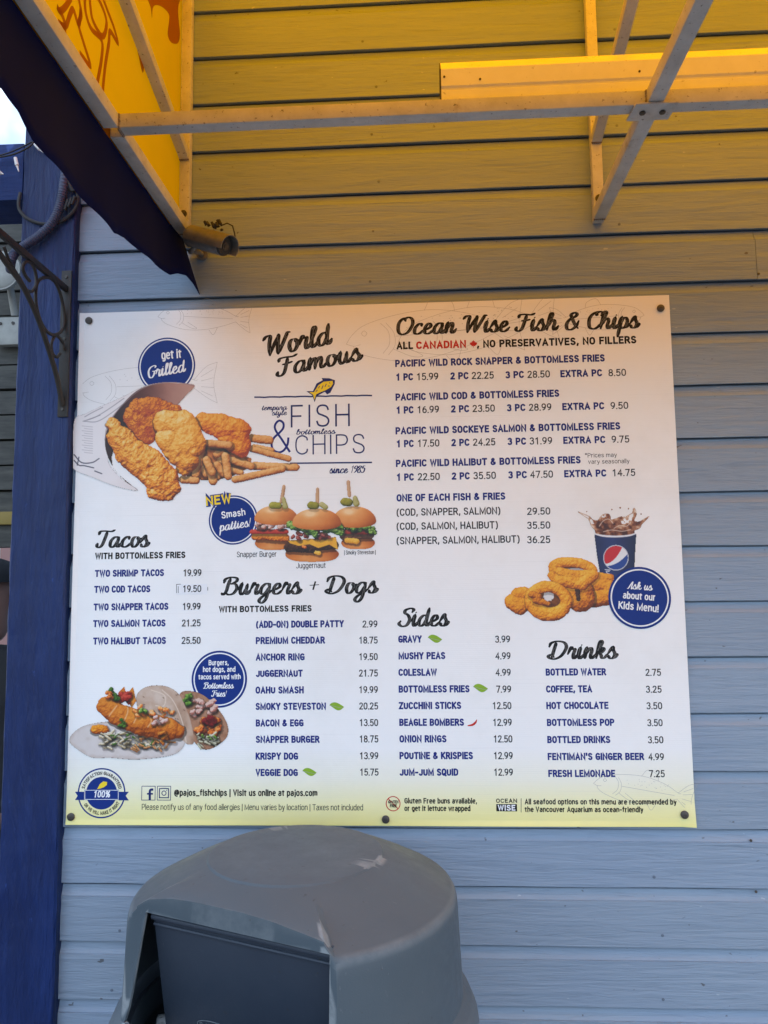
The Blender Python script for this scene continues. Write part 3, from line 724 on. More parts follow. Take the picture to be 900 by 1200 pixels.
def text(s, px, py, px1, cap, name, mat, weight=0.15, face='sans', rot=0.0, layer=1, parent=None, gap=None, grain=False, mapper=None, slant=None):
    """a line of lettering from pixel (px, py) on its baseline to px1; cap = capital height in pixels"""
    if gap is None: gap = 0.0 if face == 'brush' else 0.10 + weight * 1.05
    if slant is None: slant = 0.20 if face == 'brush' else 0.0
    st, w = layout(s, face, gap, slant)
    S = B(px, py); k = mpp(px, py)
    if face == 'brush': cap *= 1.10
    if face == 'sans' and mapper is None: cap *= 1.05
    hgt = cap * k; unit = hgt / (1.68 if face == 'brush' else 1.0)
    W = B(px1, py)[0] - S[0]
    if rot: W = W / math.cos(rot)
    ux = W / max(w + (0.25 if face == 'brush' else 0), 1e-6) if mapper is None else unit
    lw = weight * hgt
    P = Print(layer)
    G = Print(layer + 1)
    ca, sa = math.cos(rot), math.sin(rot)
    for si, (sm, pts) in enumerate(st):
        if face == 'sans':
            q = [(x * ux, lw / 2 + (y * (hgt - lw))) for x, y in pts]
            q = [(x + lw / 2 * (1 - 2 * x / max(W, 1e-9)), y) for x, y in q] if mapper is None else q
        else:
            q = [(x * ux, y * unit) for x, y in pts]
        if sm: q = catmull(q, 6)
        if face == 'brush':
            sw = weight * hgt
            def wid(f, tt, sw=sw):
                a = abs(tt[0] * 0.30 - tt[1]) / 1.05 if False else abs(tt[1] * 0.96 + tt[0] * -0.27)
                down = abs(tt[1])
                e = min(1, min(f, 1 - f) * 7 + 0.45)
                return sw * (0.42 + 0.58 * min(1, down) ** 1.3) * e
            vs, fs = ribbon(q, wid, sw * 0.12)
        else:
            vs, fs = ribbon(q, lw, lw * 0.5 if not (len(q) > 3 and sm) else 0)
        tr = (lambda p: mapper(p)) if mapper else (lambda p: (S[0] + p[0] * ca - p[1] * sa, S[1] + p[0] * sa + p[1] * ca))
        P.add([tr(p) for p in vs], fs)
        if grain and len(q) > 3:
            rg = random.Random(si * 31 + len(s))
            n = len(q)
            for off in (-0.17, 0.2):
                i = rg.randint(1, 5)
                while i < n - 4:
                    L = rg.randint(4, 12); seg = q[i:min(n - 1, i + L)]
                    if len(seg) > 2:
                        tv = [np.array(seg[j + 1]) - np.array(seg[j]) for j in range(len(seg) - 1)]
                        if abs(sum(v[1] for v in tv)) > 0.6 * sum(np.linalg.norm(v) for v in tv):
                            sg = [(p[0] + off * sw, p[1]) for p in seg]
                            v2, f2 = ribbon(sg, sw * 0.085)
                            G.add([tr(p) for p in v2], f2)
                    i += L + rg.randint(1, 6)
    o = P.build(name, mat, parent)
    if grain and G.v: G.build('wood_grain', mat_grain_ink, parent or sign)['kind'] = 'stuff'
    return o

# ---- headings
HB = dict(face='brush', weight=0.212, grain=True)
text('Ocean Wise Fish & Chips', 463.5, 392.2, 752, 18.5, 'heading', mat_black_ink, **HB)
text('Sides', 467, 733.8, 528, 18.5, 'heading', mat_black_ink, **HB)
text('Drinks', 641, 772, 726, 18.5, 'heading', mat_black_ink, **HB)
text('Tacos', 112, 641.5, 177, 17.5, 'heading', mat_black_ink, **HB)
text('Burgers + Dogs', 259, 696.8, 445, 18, 'heading', mat_black_ink, **HB)
text('World', 309, 418, 392, 21.5, 'heading', mat_black_ink, rot=R(9.5), **HB)
text('Famous', 324, 441.5, 428, 19.5, 'heading', mat_black_ink, rot=R(10), **HB)

BO, RE = 0.225, 0.148
def z6(x, y): return 450 + x / 2.432, 350 + y / 2.432
def zrow(items, ybase, offy=350, cap=8.2):
    for s, x0, x1, kind in items:
        dy = -(x0 - 34) * 0.021         # the photograph's own tilt of this line
        mat, w, nm = {'b': (mat_blue_ink, BO, 'menu_item'), 'r': (mat_grey_ink, RE, 'price'), 'k': (mat_black_ink, BO, 'subheading'), 'c': (mat_red_ink, BO, 'subheading')}[kind]
        px0 = 450 + x0 / 2.432; px1 = 450 + x1 / 2.432; py = offy + (ybase + dy) / 2.432
        text(s, px0, py, px1, cap, nm, mat, w)
zrow([('ALL', 36, 83, 'k'), ('CANADIAN', 92, 234, 'c'), (', NO PRESERVATIVES, NO FILLERS', 265, 720, 'k')], 145, cap=8.7)
blk = [('PACIFIC WILD ROCK SNAPPER & BOTTOMLESS FRIES', 32, 630, 195), ('PACIFIC WILD COD & BOTTOMLESS FRIES', 33, 500, 291), ('PACIFIC WILD SOCKEYE SALMON & BOTTOMLESS FRIES', 33, 674, 387), ('PACIFIC WILD HALIBUT & BOTTOMLESS FRIES', 34, 561, 480)]
for s, a, b, y in blk: zrow([(s, a, b, 'b')], y)
pr4 = [(('15.99', '22.25', '28.50', '8.50'), 234, 0, 0), (('16.99', '23.50', '28.99', '9.50'), 328, 2, 0), (('17.50', '24.25', '31.99', '9.75'), 424, 3, 0), (('22.50', '35.50', '47.50', '14.75'), 33 + 486.4, 4, 14)]
for (a, b, c, d), y, o, o2 in pr4:
    zrow([('1 PC', 34 + o * .5, 83 + o * .6, 'b'), (a, 93 + o * .8, 155 + o, 'r'), ('2 PC', 189 + o, 241 + o * .9, 'b'), (b, 250 + o * 1.2, 313 + o * 1.5, 'r'), ('3 PC', 346 + o * 2, 399 + o * 2.1, 'b'),
          (c, 409 + o * 2, 473 + o * 2.2, 'r'), ('EXTRA PC', 503 + o * 2.7, 622 + o * 3, 'b'), (d, 640 + o * 3 - o2 * 0.1, 690 + o * 3.1 + o2, 'r')], y)
text('*Prices may', *z6(573, 454 - 1), z6(664, 0)[0], 5, 'footnote', mat_grey_ink, 0.11)
text('vary seasonally', *z6(582, 471), z6(700, 0)[0], 5, 'footnote', mat_grey_ink, 0.11)
zrow([('ONE OF EACH FISH & FRIES', 36, 346, 'b')], 92, 550)
for s, x1, p, y in (('(COD, SNAPPER, SALMON)', 332, '29.50', 133), ('(COD, SALMON, HALIBUT)', 325, '35.50', 173), ('(SNAPPER, SALMON, HALIBUT)', 387, '36.25', 214)):
    text(s, *[v for v in (450 + 36 / 2.432, 550 + y / 2.432)], 450 + x1 / 2.432, 8.2, 'menu_item', mat_grey_ink, RE + 0.015)
    text(p, 450 + 408 / 2.432, 550 + (y - 3) / 2.432, 450 + 474 / 2.432, 8.2, 'price', mat_grey_ink, RE)
# sides
K = 4.286
for s, x0, x1, p, p0, p1, y in (('GRAVY', 72, 190, '3.99', 558, 634, 228), ('MUSHY PEAS', 73, 308, '4.99', 560, 636, 312), ('COLESLAW', 73, 266, '4.99', 561, 637, 395), ('BOTTOMLESS FRIES', 74, 430, '7.99', 564, 639, 479),
        ('ZUCCHINI STICKS', 75, 388, '12.50', 545, 640, 562), ('BEAGLE BOMBERS', 77, 402, '12.99', 547, 642, 646), ('ONION RINGS', 78, 314, '12.50', 550, 645, 729), ('POUTINE & KRISPIES', 78, 447, '12.99', 551, 647, 813), ('JUM-JUM SQUID', 78, 373, '12.99', 552, 648, 896)):
    text(s, 450 + x0 / K, 700 + y / K, 450 + x1 / K, 7.9, 'menu_item', mat_blue_ink, BO)
    text(p, 450 + p0 / K, 700 + y / K, 450 + p1 / K, 7.9, 'price', mat_grey_ink, RE)
for s, x0, x1, p, p0, p1, y in (('BOTTLED WATER', 84, 387, '2.75', 585, 663, 222), ('COFFEE, TEA', 86, 317, '3.25', 587, 666, 307), ('HOT CHOCOLATE', 87, 399, '3.50', 590, 669, 390), ('BOTTOMLESS POP', 90, 429, '3.50', 594, 671, 475),
        ('BOTTLED DRINKS', 92, 408, '3.50', 597, 675, 561), ("FENTIMAN'S GINGER BEER", 94, 578, '4.99', 600, 678, 646), ('FRESH LEMONADE', 97, 433, '7.25', 603, 682, 731)):
    text(s, 620 + x0 / K, 740 + y / K, 620 + x1 / K, 7.9, 'menu_item', mat_blue_ink, BO)
    text(p, 620 + p0 / K, 740 + (y + 1) / K, 620 + p1 / K, 7.9, 'price', mat_grey_ink, RE)
K = 3.913
text('WITH BOTTOMLESS FRIES', 70 + 162 / K, 600 + 217 / K, 70 + 576 / K, 7.1, 'subheading', mat_black_ink, 0.22)
for s, x0, x1, p, p0, p1, y in (('TWO SHRIMP TACOS', 161, 478, '19.99', 566, 650, 298), ('TWO COD TACOS', 158, 415, '19.50', 564, 649, 371), ('TWO SNAPPER TACOS', 155, 498, '19.99', 563, 646, 452), ('TWO SALMON TACOS', 153, 485, '21.25', 560, 646, 528), ('TWO HALIBUT TACOS', 153, 487, '25.50', 559, 646, 608)):
    text(s, 70 + x0 / K, 600 + y / K, 70 + x1 / K, 7.6, 'menu_item', mat_blue_ink, BO)
    text(p, 70 + p0 / K, 600 + (y - 3) / K, 70 + p1 / K, 7.6, 'price', mat_grey_ink, RE, layer=3)
text('WITH BOTTOMLESS FRIES', 230 + 104 / K, 560 + 617 / K, 230 + 529 / K, 6.9, 'subheading', mat_black_ink, 0.22)
for s, x0, x1, p, p0, p1, y in (('(ADD-ON) DOUBLE PATTY', 274, 677, '2.99', 762, 831, 688 - 704), ('PREMIUM CHEDDAR', 273, 590, '18.75', 746, 832, 58), ('ANCHOR RING', 273, 497, '19.50', 746, 832, 134), ('JUGGERNAUT', 273, 488, '21.75', 746, 833, 209), ('OAHU SMASH', 272, 493, '19.99', 746, 833, 285),
        ('SMOKY STEVESTON', 272, 595, '20.25', 747, 834, 360), ('BACON & EGG', 273, 492, '13.50', 748, 834, 436), ('SNAPPER BURGER', 273, 565, '18.75', 748, 835, 511), ('KRISPY DOG', 272, 467, '13.99', 749, 835, 588), ('VEGGIE DOG', 272, 466, '15.75', 750, 836, 663)):
    text(s, 230 + x0 / K, 740 + y / K, 230 + x1 / K, 7.7, 'menu_item', mat_blue_ink, BO)
    text(p, 230 + p0 / K, 740 + (y - 2) / K, 230 + p1 / K, 7.7, 'price', mat_grey_ink, RE)
# price sticker over the cod tacos
P = Print(2); a = B(207, 684.5); b = B(243, 696.5); P.poly([(a[0], b[1]), (b[0], b[1]), (b[0], a[1]), (a[0], a[1])]); P.build('price_sticker', mat_white_ink, label='paler price sticker stuck over an older price')
P = Print(3)
for q in ([(207, 695), (207, 684.8), (212, 684.6)], [(209, 695), (209, 687)], [(243.5, 688), (243.5, 692)]): P.line([B(*w) for w in q], 0.0011)
P.build('sticker_residue', mat_grey_ink)
# footer
text('@pajos_fishchips | Visit us online at pajos.com', 203.9, 932.7, 372, 7.0, 'footer_line', mat_black_ink, 0.185)
text('Please notify us of any food allergies | Menu varies by location | Taxes not included', 166.2, 949, 425.5, 6.3, 'footer_line', mat_grey_ink, 0.105)
text('Gluten Free buns available,', 474, 941.6, 559, 6.0, 'footer_line', mat_black_ink, 0.185)
text('or get it lettuce wrapped', 474, 950.4, 551.3, 6.0, 'footer_line', mat_black_ink, 0.185)
text('All seafood options on this menu are recommended by', 615, 942.6, 793, 6.0, 'footer_line', mat_black_ink, 0.185)
text('the Vancouver Aquarium as ocean-friendly', 615, 951.6, 754, 6.0, 'footer_line', mat_black_ink, 0.185)
logo = Print(1); a = B(581.5, 942.2); b = B(606, 950.8)
logo.poly([(a[0], b[1]), (b[0], b[1]), (b[0], a[1]), (a[0], a[1])]); lo = logo.build('black_label', mat_black_ink)
text('WISE', 583.5, 949.9, 604, 6.4, 'lettering', mat_white_ink, 0.21, layer=2, parent=lo)
text('OCEAN', 581.5, 940.8, 606, 4.6, 'lettering', mat_black_ink, 0.2, parent=lo)
P = Print(1); P.line([B(610.7, 935.5), B(610.7, 952)], 0.0012); P.build('rule', mat_grey_ink)
# title block
text('FISH', 340.8, 501.0, 410, 25.3, 'title', mat_navy_ink, 0.075, gap=0.3)
text('CHIPS', 346.3, 533.0, 427.5, 22, 'title', mat_navy_ink, 0.07, gap=0.26)
text('&', 317, 531.5, 341, 38, 'title', mat_blue_ink, 0.062)
text('tempura', 306.5, 480.7, 337, 5.2, 'subtitle', mat_navy_ink, 0.2, 'brush')
text('style', 318.5, 486.7, 337, 5.2, 'subtitle', mat_navy_ink, 0.2, 'brush')
text('bottomless', 347, 509.2, 394, 5.6, 'subtitle', mat_navy_ink, 0.2, 'brush')
text('since 1985', 386, 554.6, 428.5, 7.4, 'subtitle', mat_navy_ink, 0.2, 'brush')
P = Print(1); P.line([B(x, 465.6 - (x - 298) * 0.0165 + 0.25 * math.sin(x * .35)) for x in range(298, 437, 6)], 0.0036); P.build('rule', mat_navy_ink)
P = Print(1); P.line([B(x, 543.3 - (x - 298) * 0.010) for x in range(340, 437, 6)], 0.0036); P.build('rule', mat_navy_ink)
# little fish emblem
FI = [(505, 385), (535, 385), (552, 350), (580, 335), (575, 325), (610, 326), (636, 335), (635, 352), (625, 372), (615, 392), (600, 400), (590, 388), (570, 398), (552, 408), (543, 436), (533, 405)]
def KF(x, y): return B(230 + x / 3.913, 360 + y / 3.913)
P = Print(2); P.poly([KF(*p) for p in FI]); fe = P.build('fish_emblem', mat_navy_ink)
P = Print(3); P.poly([KF(*p) for p in [(518, 390), (540, 390), (560, 358), (585, 342), (625, 338), (628, 350), (618, 366), (596, 380), (570, 390), (550, 400), (542, 425), (536, 402)]]); P.build('fish_body', mat_yellow_ink, fe)
P = Print(4)
for q in ([(560, 372), (566, 362)], [(575, 376), (582, 360)], [(590, 366), (597, 352)], [(610, 346), (614, 350)], [(604, 362), (612, 362)], [(548, 388), (556, 380)]): P.line([KF(*w) for w in q], 0.0018)
P.build('fish_markings', mat_navy_ink, fe)

# badges
def badge(px, py, r, ring=0.88, layer=2, label=None):
    c = B(px, py); k = mpp(px, py)
    P = Print(layer); P.disc(c, r * k); o = P.build('badge', mat_badge_ink, label=label)
    P = Print(layer + 1); P.disc(c, r * k * ring, r0=r * k * (ring - 0.045)); P.build('badge_ring', mat_white_ink, o)
    return o
b1 = badge(195.2, 428.8, 33.5, 0.95, label='blue round badge reading get it Grilled')
text('get it', 189.5, 421.8, 213, 10.5, 'lettering', mat_white_ink, 0.155, layer=4, parent=b1, rot=R(4))
text('Grilled', 173, 443.5, 219, 12.2, 'lettering', mat_white_ink, 0.165, 'brush', rot=R(9), layer=4, parent=b1)
b2 = badge(273.4, 609.3, 28.7, 0.94, label='blue round badge reading NEW Smash patties')
text('Smash', 260, 608, 288, 8.0, 'lettering', mat_white_ink, 0.17, layer=4, parent=b2, rot=R(7))
text('patties!', 257.5, 622.5, 296, 9, 'lettering', mat_white_ink, 0.165, 'brush', rot=R(8), layer=4, parent=b2)
for w_, mt_, ly, d in ((0.42, mat_badge_ink, 5, 0), (0.20, mat_yellow_ink, 6, 0)):
    text('NEW', 241.8, 593.0 + (1.2 if ly == 5 else 0), 271.5, 10.5 + (2.2 if ly == 5 else 0), 'lettering', mt_, w_, layer=ly, parent=b2, rot=R(6), gap=0.3)
b3 = badge(257, 795.8, 32.5, 0.93, label='blue round badge about bottomless fries')
for s, a, b, y in (('Burgers,', 683, 775, 77), ('hot dogs, and', 657, 806, 108), ('tacos served with', 636, 830, 142)):
    text(s, 70 + a / K, 760 + y / K, 70 + b / K, 5.8, 'lettering', mat_white_ink, 0.17, layer=4, parent=b3)
text('Bottomless', 70 + 659 / K, 760 + 183 / K, 70 + 800 / K, 6.2, 'lettering', mat_white_ink, 0.165, 'brush', layer=4, parent=b3)
text('Fries!', 70 + 696 / K, 760 + 220 / K, 70 + 768 / K, 6.2, 'lettering', mat_white_ink, 0.165, 'brush', layer=4, parent=b3)
b4 = badge(749.4, 700.5, 36.7, 0.93, layer=6, label='blue round badge about the kids menu')
q = lambda x, y: (580 + x / 4.09, 580 + y / 4.09)
text('Ask us', *q(632, 449), q(756, 0)[0], 8, 'lettering', mat_white_ink, 0.165, 'brush', layer=8, parent=b4, rot=R(-5))
text('about our', *q(612, 496), q(768, 0)[0], 8, 'lettering', mat_white_ink, 0.17, layer=8, parent=b4, rot=R(-5))
text('Kids Menu!', *q(590, 545), q(782, 0)[0], 8.6, 'lettering', mat_white_ink, 0.17, layer=8, parent=b4, rot=R(-6))
# captions
text('Snapper Burger', 230 + 186 / K, 560 + 364 / K, 230 + 369 / K, 6.2, 'caption', mat_grey_ink, 0.11)
text('Juggernaut', 230 + 458 / K, 560 + 415 / K, 230 + 594 / K, 6.2, 'caption', mat_grey_ink, 0.11)
text('| Smoky Steveston |', 230 + 678 / K, 560 + 352 / K, 230 + 823 / K, 4.6, 'caption', mat_grey_ink, 0.12)

# guarantee seal
c = B(119, 929.4); k = mpp(119, 929)
P = Print(1); P.disc(c, 28 * k, r0=26.4 * k); seal = P.build('guarantee_seal', mat_badge_ink)
P = Print(1); P.disc(c, 18.2 * k); P.build('seal_disc', mat_badge_ink, seal)
P = Print(2)
def S(x, y): return B(75 + x / 4.865, 890 + y / 4.865)
P.poly([S(63, 184), (S(115, 184)), S(115, 231), S(63, 231), S(78, 207)]); P.build('ribbon_tail', mat_badge_ink, seal); P = Print(2); P.poly([S(313, 184), S(370, 184), S(352, 207), S(370, 233), S(313, 233)])
P.build('ribbon_tail', mat_badge_ink, seal)
P = Print(3); P.poly([S(117, 172), S(313, 172), S(313, 230), S(117, 230)]); P.build('ribbon', mat_badge_ink, seal)
P = Print(4); P.line([S(120, 175), S(310, 175), S(310, 227), S(120, 227), S(120, 175)], 0.0011); P.build('ribbon_rule', mat_white_ink, seal)
text('100%', *(75 + 168 / 4.865, 890 + 216 / 4.865), 75 + 262 / 4.865, 7.2, 'lettering', mat_white_ink, 0.17, layer=5, parent=seal, slant=0.15)
def arc_map(c, r, a0, sgn, sc):
    def f(p):
        a = a0 - sgn * p[0] * sc / r
        rr = r + sgn * p[1]
        return (c[0] + rr * math.cos(a), c[1] + rr * math.sin(a))
    return f
for s, a0, sgn, r in (('SATISFACTION GUARANTEED', R(166), 1, 20.4 * k), ('OR WE WILL MAKE IT RIGHT', R(213), -1, 24.2 * k)):
    st, w = layout(s, 'sans', 0.3)
    want = R(152 if sgn > 0 else 120) * r
    text(s, 119, 929, 140, 3.9, 'lettering', mat_black_ink, 0.2, parent=seal, gap=0.3, mapper=arc_map(c, r, a0, sgn, want / (w * 3.9 * k)))
P = Print(4); P.poly([S(190, 168), S(205, 140), S(225, 124), S(247, 128), S(245, 145), S(228, 158), S(205, 166)]); P.build('seal_fish', mat_yellow_ink, seal)
# social squares
for x0, nm in ((166.3, 'social_icon'), (184.5, 'social_icon')):
    a = B(x0, 921.3); b = B(x0 + 15.4, 937.6)
    P = Print(1); P.line([(a[0], a[1]), (b[0], a[1]), (b[0], b[1]), (a[0], b[1]), (a[0], a[1] + 1e-5)], 0.0014); ic = P.build(nm, mat_navy_ink)
    P = Print(2)
    if x0 < 170:
        P.line(catmull([B(x0 + 13.4, 925.2), B(x0 + 10.6, 925.4), B(x0 + 9.4, 927.5), B(x0 + 9.3, 937.3)], 6), 0.0052); P.line([B(x0 + 6, 930.2), B(x0 + 13, 930.2)], 0.0036)
    else:
        cc = B(x0 + 7.7, 929.4); kk = mpp(x0, 929); h = 5.3 * kk
        P.line(catmull([(cc[0] + h * u, cc[1] + h * v) for u, v in ((0, 1), (.8, .95), (1, .8), (1, -.8), (.8, -.95), (-.8, -.95), (-1, -.8), (-1, .8), (-.8, .95), (0, 1))], 4), 0.0022)
        P.disc(cc, 2.9 * kk, 24, 2.0 * kk); P.disc((cc[0] + 3.2 * kk, cc[1] + 3.2 * kk), 0.6 * kk, 12)
    P.build('icon_glyph', mat_navy_ink, ic)
# gluten free mark
c = B(460.7, 941.8); k = mpp(460, 941)
P = Print(1); P.disc(c, 8.6 * k, r0=7.6 * k); P.line([(c[0] - 6 * k, c[1] + 6 * k), (c[0] + 6 * k, c[1] - 6 * k)], 1.0 * k); gf = P.build('allergy_mark', mat_red_ink)
text('GLUTEN', 455, 941.5, 467, 3.4, 'lettering', mat_black_ink, 0.2, layer=2, parent=gf); text('FREE', 457, 946, 465, 3.4, 'lettering', mat_black_ink, 0.2, layer=2, parent=gf)
# maple leaf, green leaves, pepper
def ML(x, y): return z6(x, y)
lf = [(0, 1), (.2, .62), (.42, .75), (.36, .35), (.62, .5), (.68, .32), (1, .3), (.85, .05), (.95, -.05), (.45, -.42), (.5, -.58), (.07, -.5), (.05, -.95), (-.05, -.95), (-.07, -.5), (-.5, -.58), (-.45, -.42), (-.95, -.05), (-.85, .05), (-1, .3), (-.68, .32), (-.62, .5), (-.36, .35), (-.42, .75), (-.2, .62)]
c = B(450 + 255 / 2.432, 350 + 129 / 2.432); k = mpp(555, 403)
P = Print(1); P.poly([(c[0] + x * 4.6 * k, c[1] + y * 4.8 * k) for x, y in lf]); P.build('maple_leaf', mat_red_ink)
def green(x0, y0, x1, y1):
    P = Print(1); cx = []; n = 14
    for i in range(n + 1):
        f = i / n; cx.append((x0 + (x1 - x0) * f, (y0 + y1) / 2 - (y1 - y0) * 0.22 * (1 - f) - (y1 - y0) * 0.42 * math.sin(math.pi * f ** 0.75)))
    for i in range(n, -1, -1):
        f = i / n; cx.append((x0 + (x1 - x0) * f, (y0 + y1) / 2 - (y1 - y0) * 0.2 * (1 - f) + (y1 - y0) * 0.5 * math.sin(math.pi * f ** 1.3)))
    P.poly([B(*p) for p in cx[:-1]]); o = P.build('green_leaf', mat_leaf_ink)
    P = Print(2); P.line([B(x0, y0 + (y1 - y0) * .3), B((x0 + x1) / 2, (y0 + y1) / 2), B(x1 - 1, y1 - (y1 - y0) * .35)], 0.0007); P.build('leaf_vein', mat_sketch_ink, o)
green(450 + 220 / 4.286, 700 + 190 / 4.286, 450 + 292 / 4.286, 700 + 232 / 4.286)
green(450 + 448 / 4.286, 700 + 437 / 4.286, 450 + 522 / 4.286, 700 + 480 / 4.286)
green(230 + 611 / K, 740 + 327 / K, 230 + 678 / K, 740 + 365 / K)
green(230 + 487 / K, 740 + 628 / K, 230 + 552 / K, 740 + 666 / K)
P = Print(1); q = catmull([(450 + a / 4.286, 700 + b / 4.286) for a, b in ((420, 645), (445, 640), (460, 628), (466, 614))], 6)
v, f = ribbon([B(*p) for p in q], lambda f, t_: 0.0008 + 0.0040 * math.sin(math.pi * min(1, 0.1 + f * 0.85))); P.add(v, f); P.build('chili_pepper', mat_red_ink)

# faint fish drawings
def sketch(cx, cy, L, rot=0, flip=1, parts='all'):
    P = Print(0.25); ca, sa = math.cos(rot), math.sin(rot)
    def m_(p):
        x, y = p[0] * flip * L, p[1] * L
        return B(cx + x * ca - y * sa, cy + x * sa + y * ca)
    S_ = ['-.5 .02 -.46 -.03 -.38 -.08 -.2 -.12 0 -.13 .2 -.09 .33 -.03 .36 -.03', '-.5 .02 -.46 .035 -.42 .03', '-.46 .035 -.45 .06 -.38 .1 -.2 .14 0 .13 .2 .08 .33 .03', '.33 -.03 .42 -.12 .5 -.15', '.33 .03 .42 .1 .49 .14', '.5 -.15 .47 0 .49 .14', '.38 -.05 .47 -.1', '.38 -.02 .47 -.04', '.38 .02 .47 .03', '.38 .05 .46 .09',
          '-.3 -.08 -.26 -.03 -.26 .04 -.3 .09', '-.27 -.08 -.23 -.02 -.23 .05 -.27 .1', '-.41 -.03 -.395 -.045 -.38 -.03 -.395 -.015 -.41 -.03', '-.24 .07 -.14 .12 -.08 .12 -.18 .06', '-.05 -.13 0 -.2 .1 -.17 .12 -.11', '.05 .13 .1 .18 .14 .1', '-.22 0 .3 0']
    for s in S_:
        v = [float(q) for q in s.split()]; P.line([m_(p) for p in catmull(list(zip(v[::2], v[1::2])), 5)], 0.0006)
    rg = random.Random(int(cx))
    for _ in range(26):
        x = rg.uniform(-.2, .25); y = rg.uniform(-.1, -.03); P.line([m_((x, y)), m_((x + .006, y))], 0.0009)
    P.build('fish_drawing', mat_sketch_ink)
sketch(173, 452, 165, R(-2)); sketch(240, 372, 110, R(3)); sketch(510, 390, 210, R(-5)); sketch(560, 384, 190, R(-8)); sketch(755, 926, 120, R(10)); sketch(700, 372, 110, R(-5), -1)

# ------------------------------------------------------------------ printed food: each picture is a fine grid of print dots
def vnoise(X, Y, sc, seed, oct_=4, pers=0.55):
    rg = np.random.RandomState(seed); out = np.zeros_like(X, dtype=float); amp = 1; tot = 0
    for o in range(oct_):
        G = rg.rand(64, 64); x = X / sc + o * 7.3; y = Y / sc + o * 3.1
        xi = np.floor(x).astype(int); yi = np.floor(y).astype(int); fx = x - xi; fy = y - yi
        fx = fx * fx * (3 - 2 * fx); fy = fy * fy * (3 - 2 * fy)
        g = lambda a, b: G[b % 64, a % 64]
        out += amp * ((g(xi, yi) * (1 - fx) + g(xi + 1, yi) * fx) * (1 - fy) + (g(xi, yi + 1) * (1 - fx) + g(xi + 1, yi + 1) * fx) * fy)
        tot += amp; amp *= pers; sc = sc / 2.0
    return out / tot
FRIED = [(100, 36, 4), (176, 80, 8), (224, 122, 14), (246, 158, 34), (252, 192, 78), (255, 226, 150)]
FRIED2 = [(114, 50, 6), (190, 98, 14), (234, 144, 26), (248, 176, 56), (254, 206, 104), (255, 232, 168)]
REDFRY = [(90, 22, 6), (160, 54, 12), (210, 90, 24), (234, 122, 42), (246, 160, 76), (252, 200, 130)]
FRY = [(124, 58, 22), (190, 106, 44), (226, 150, 70), (242, 182, 104), (250, 212, 146)]
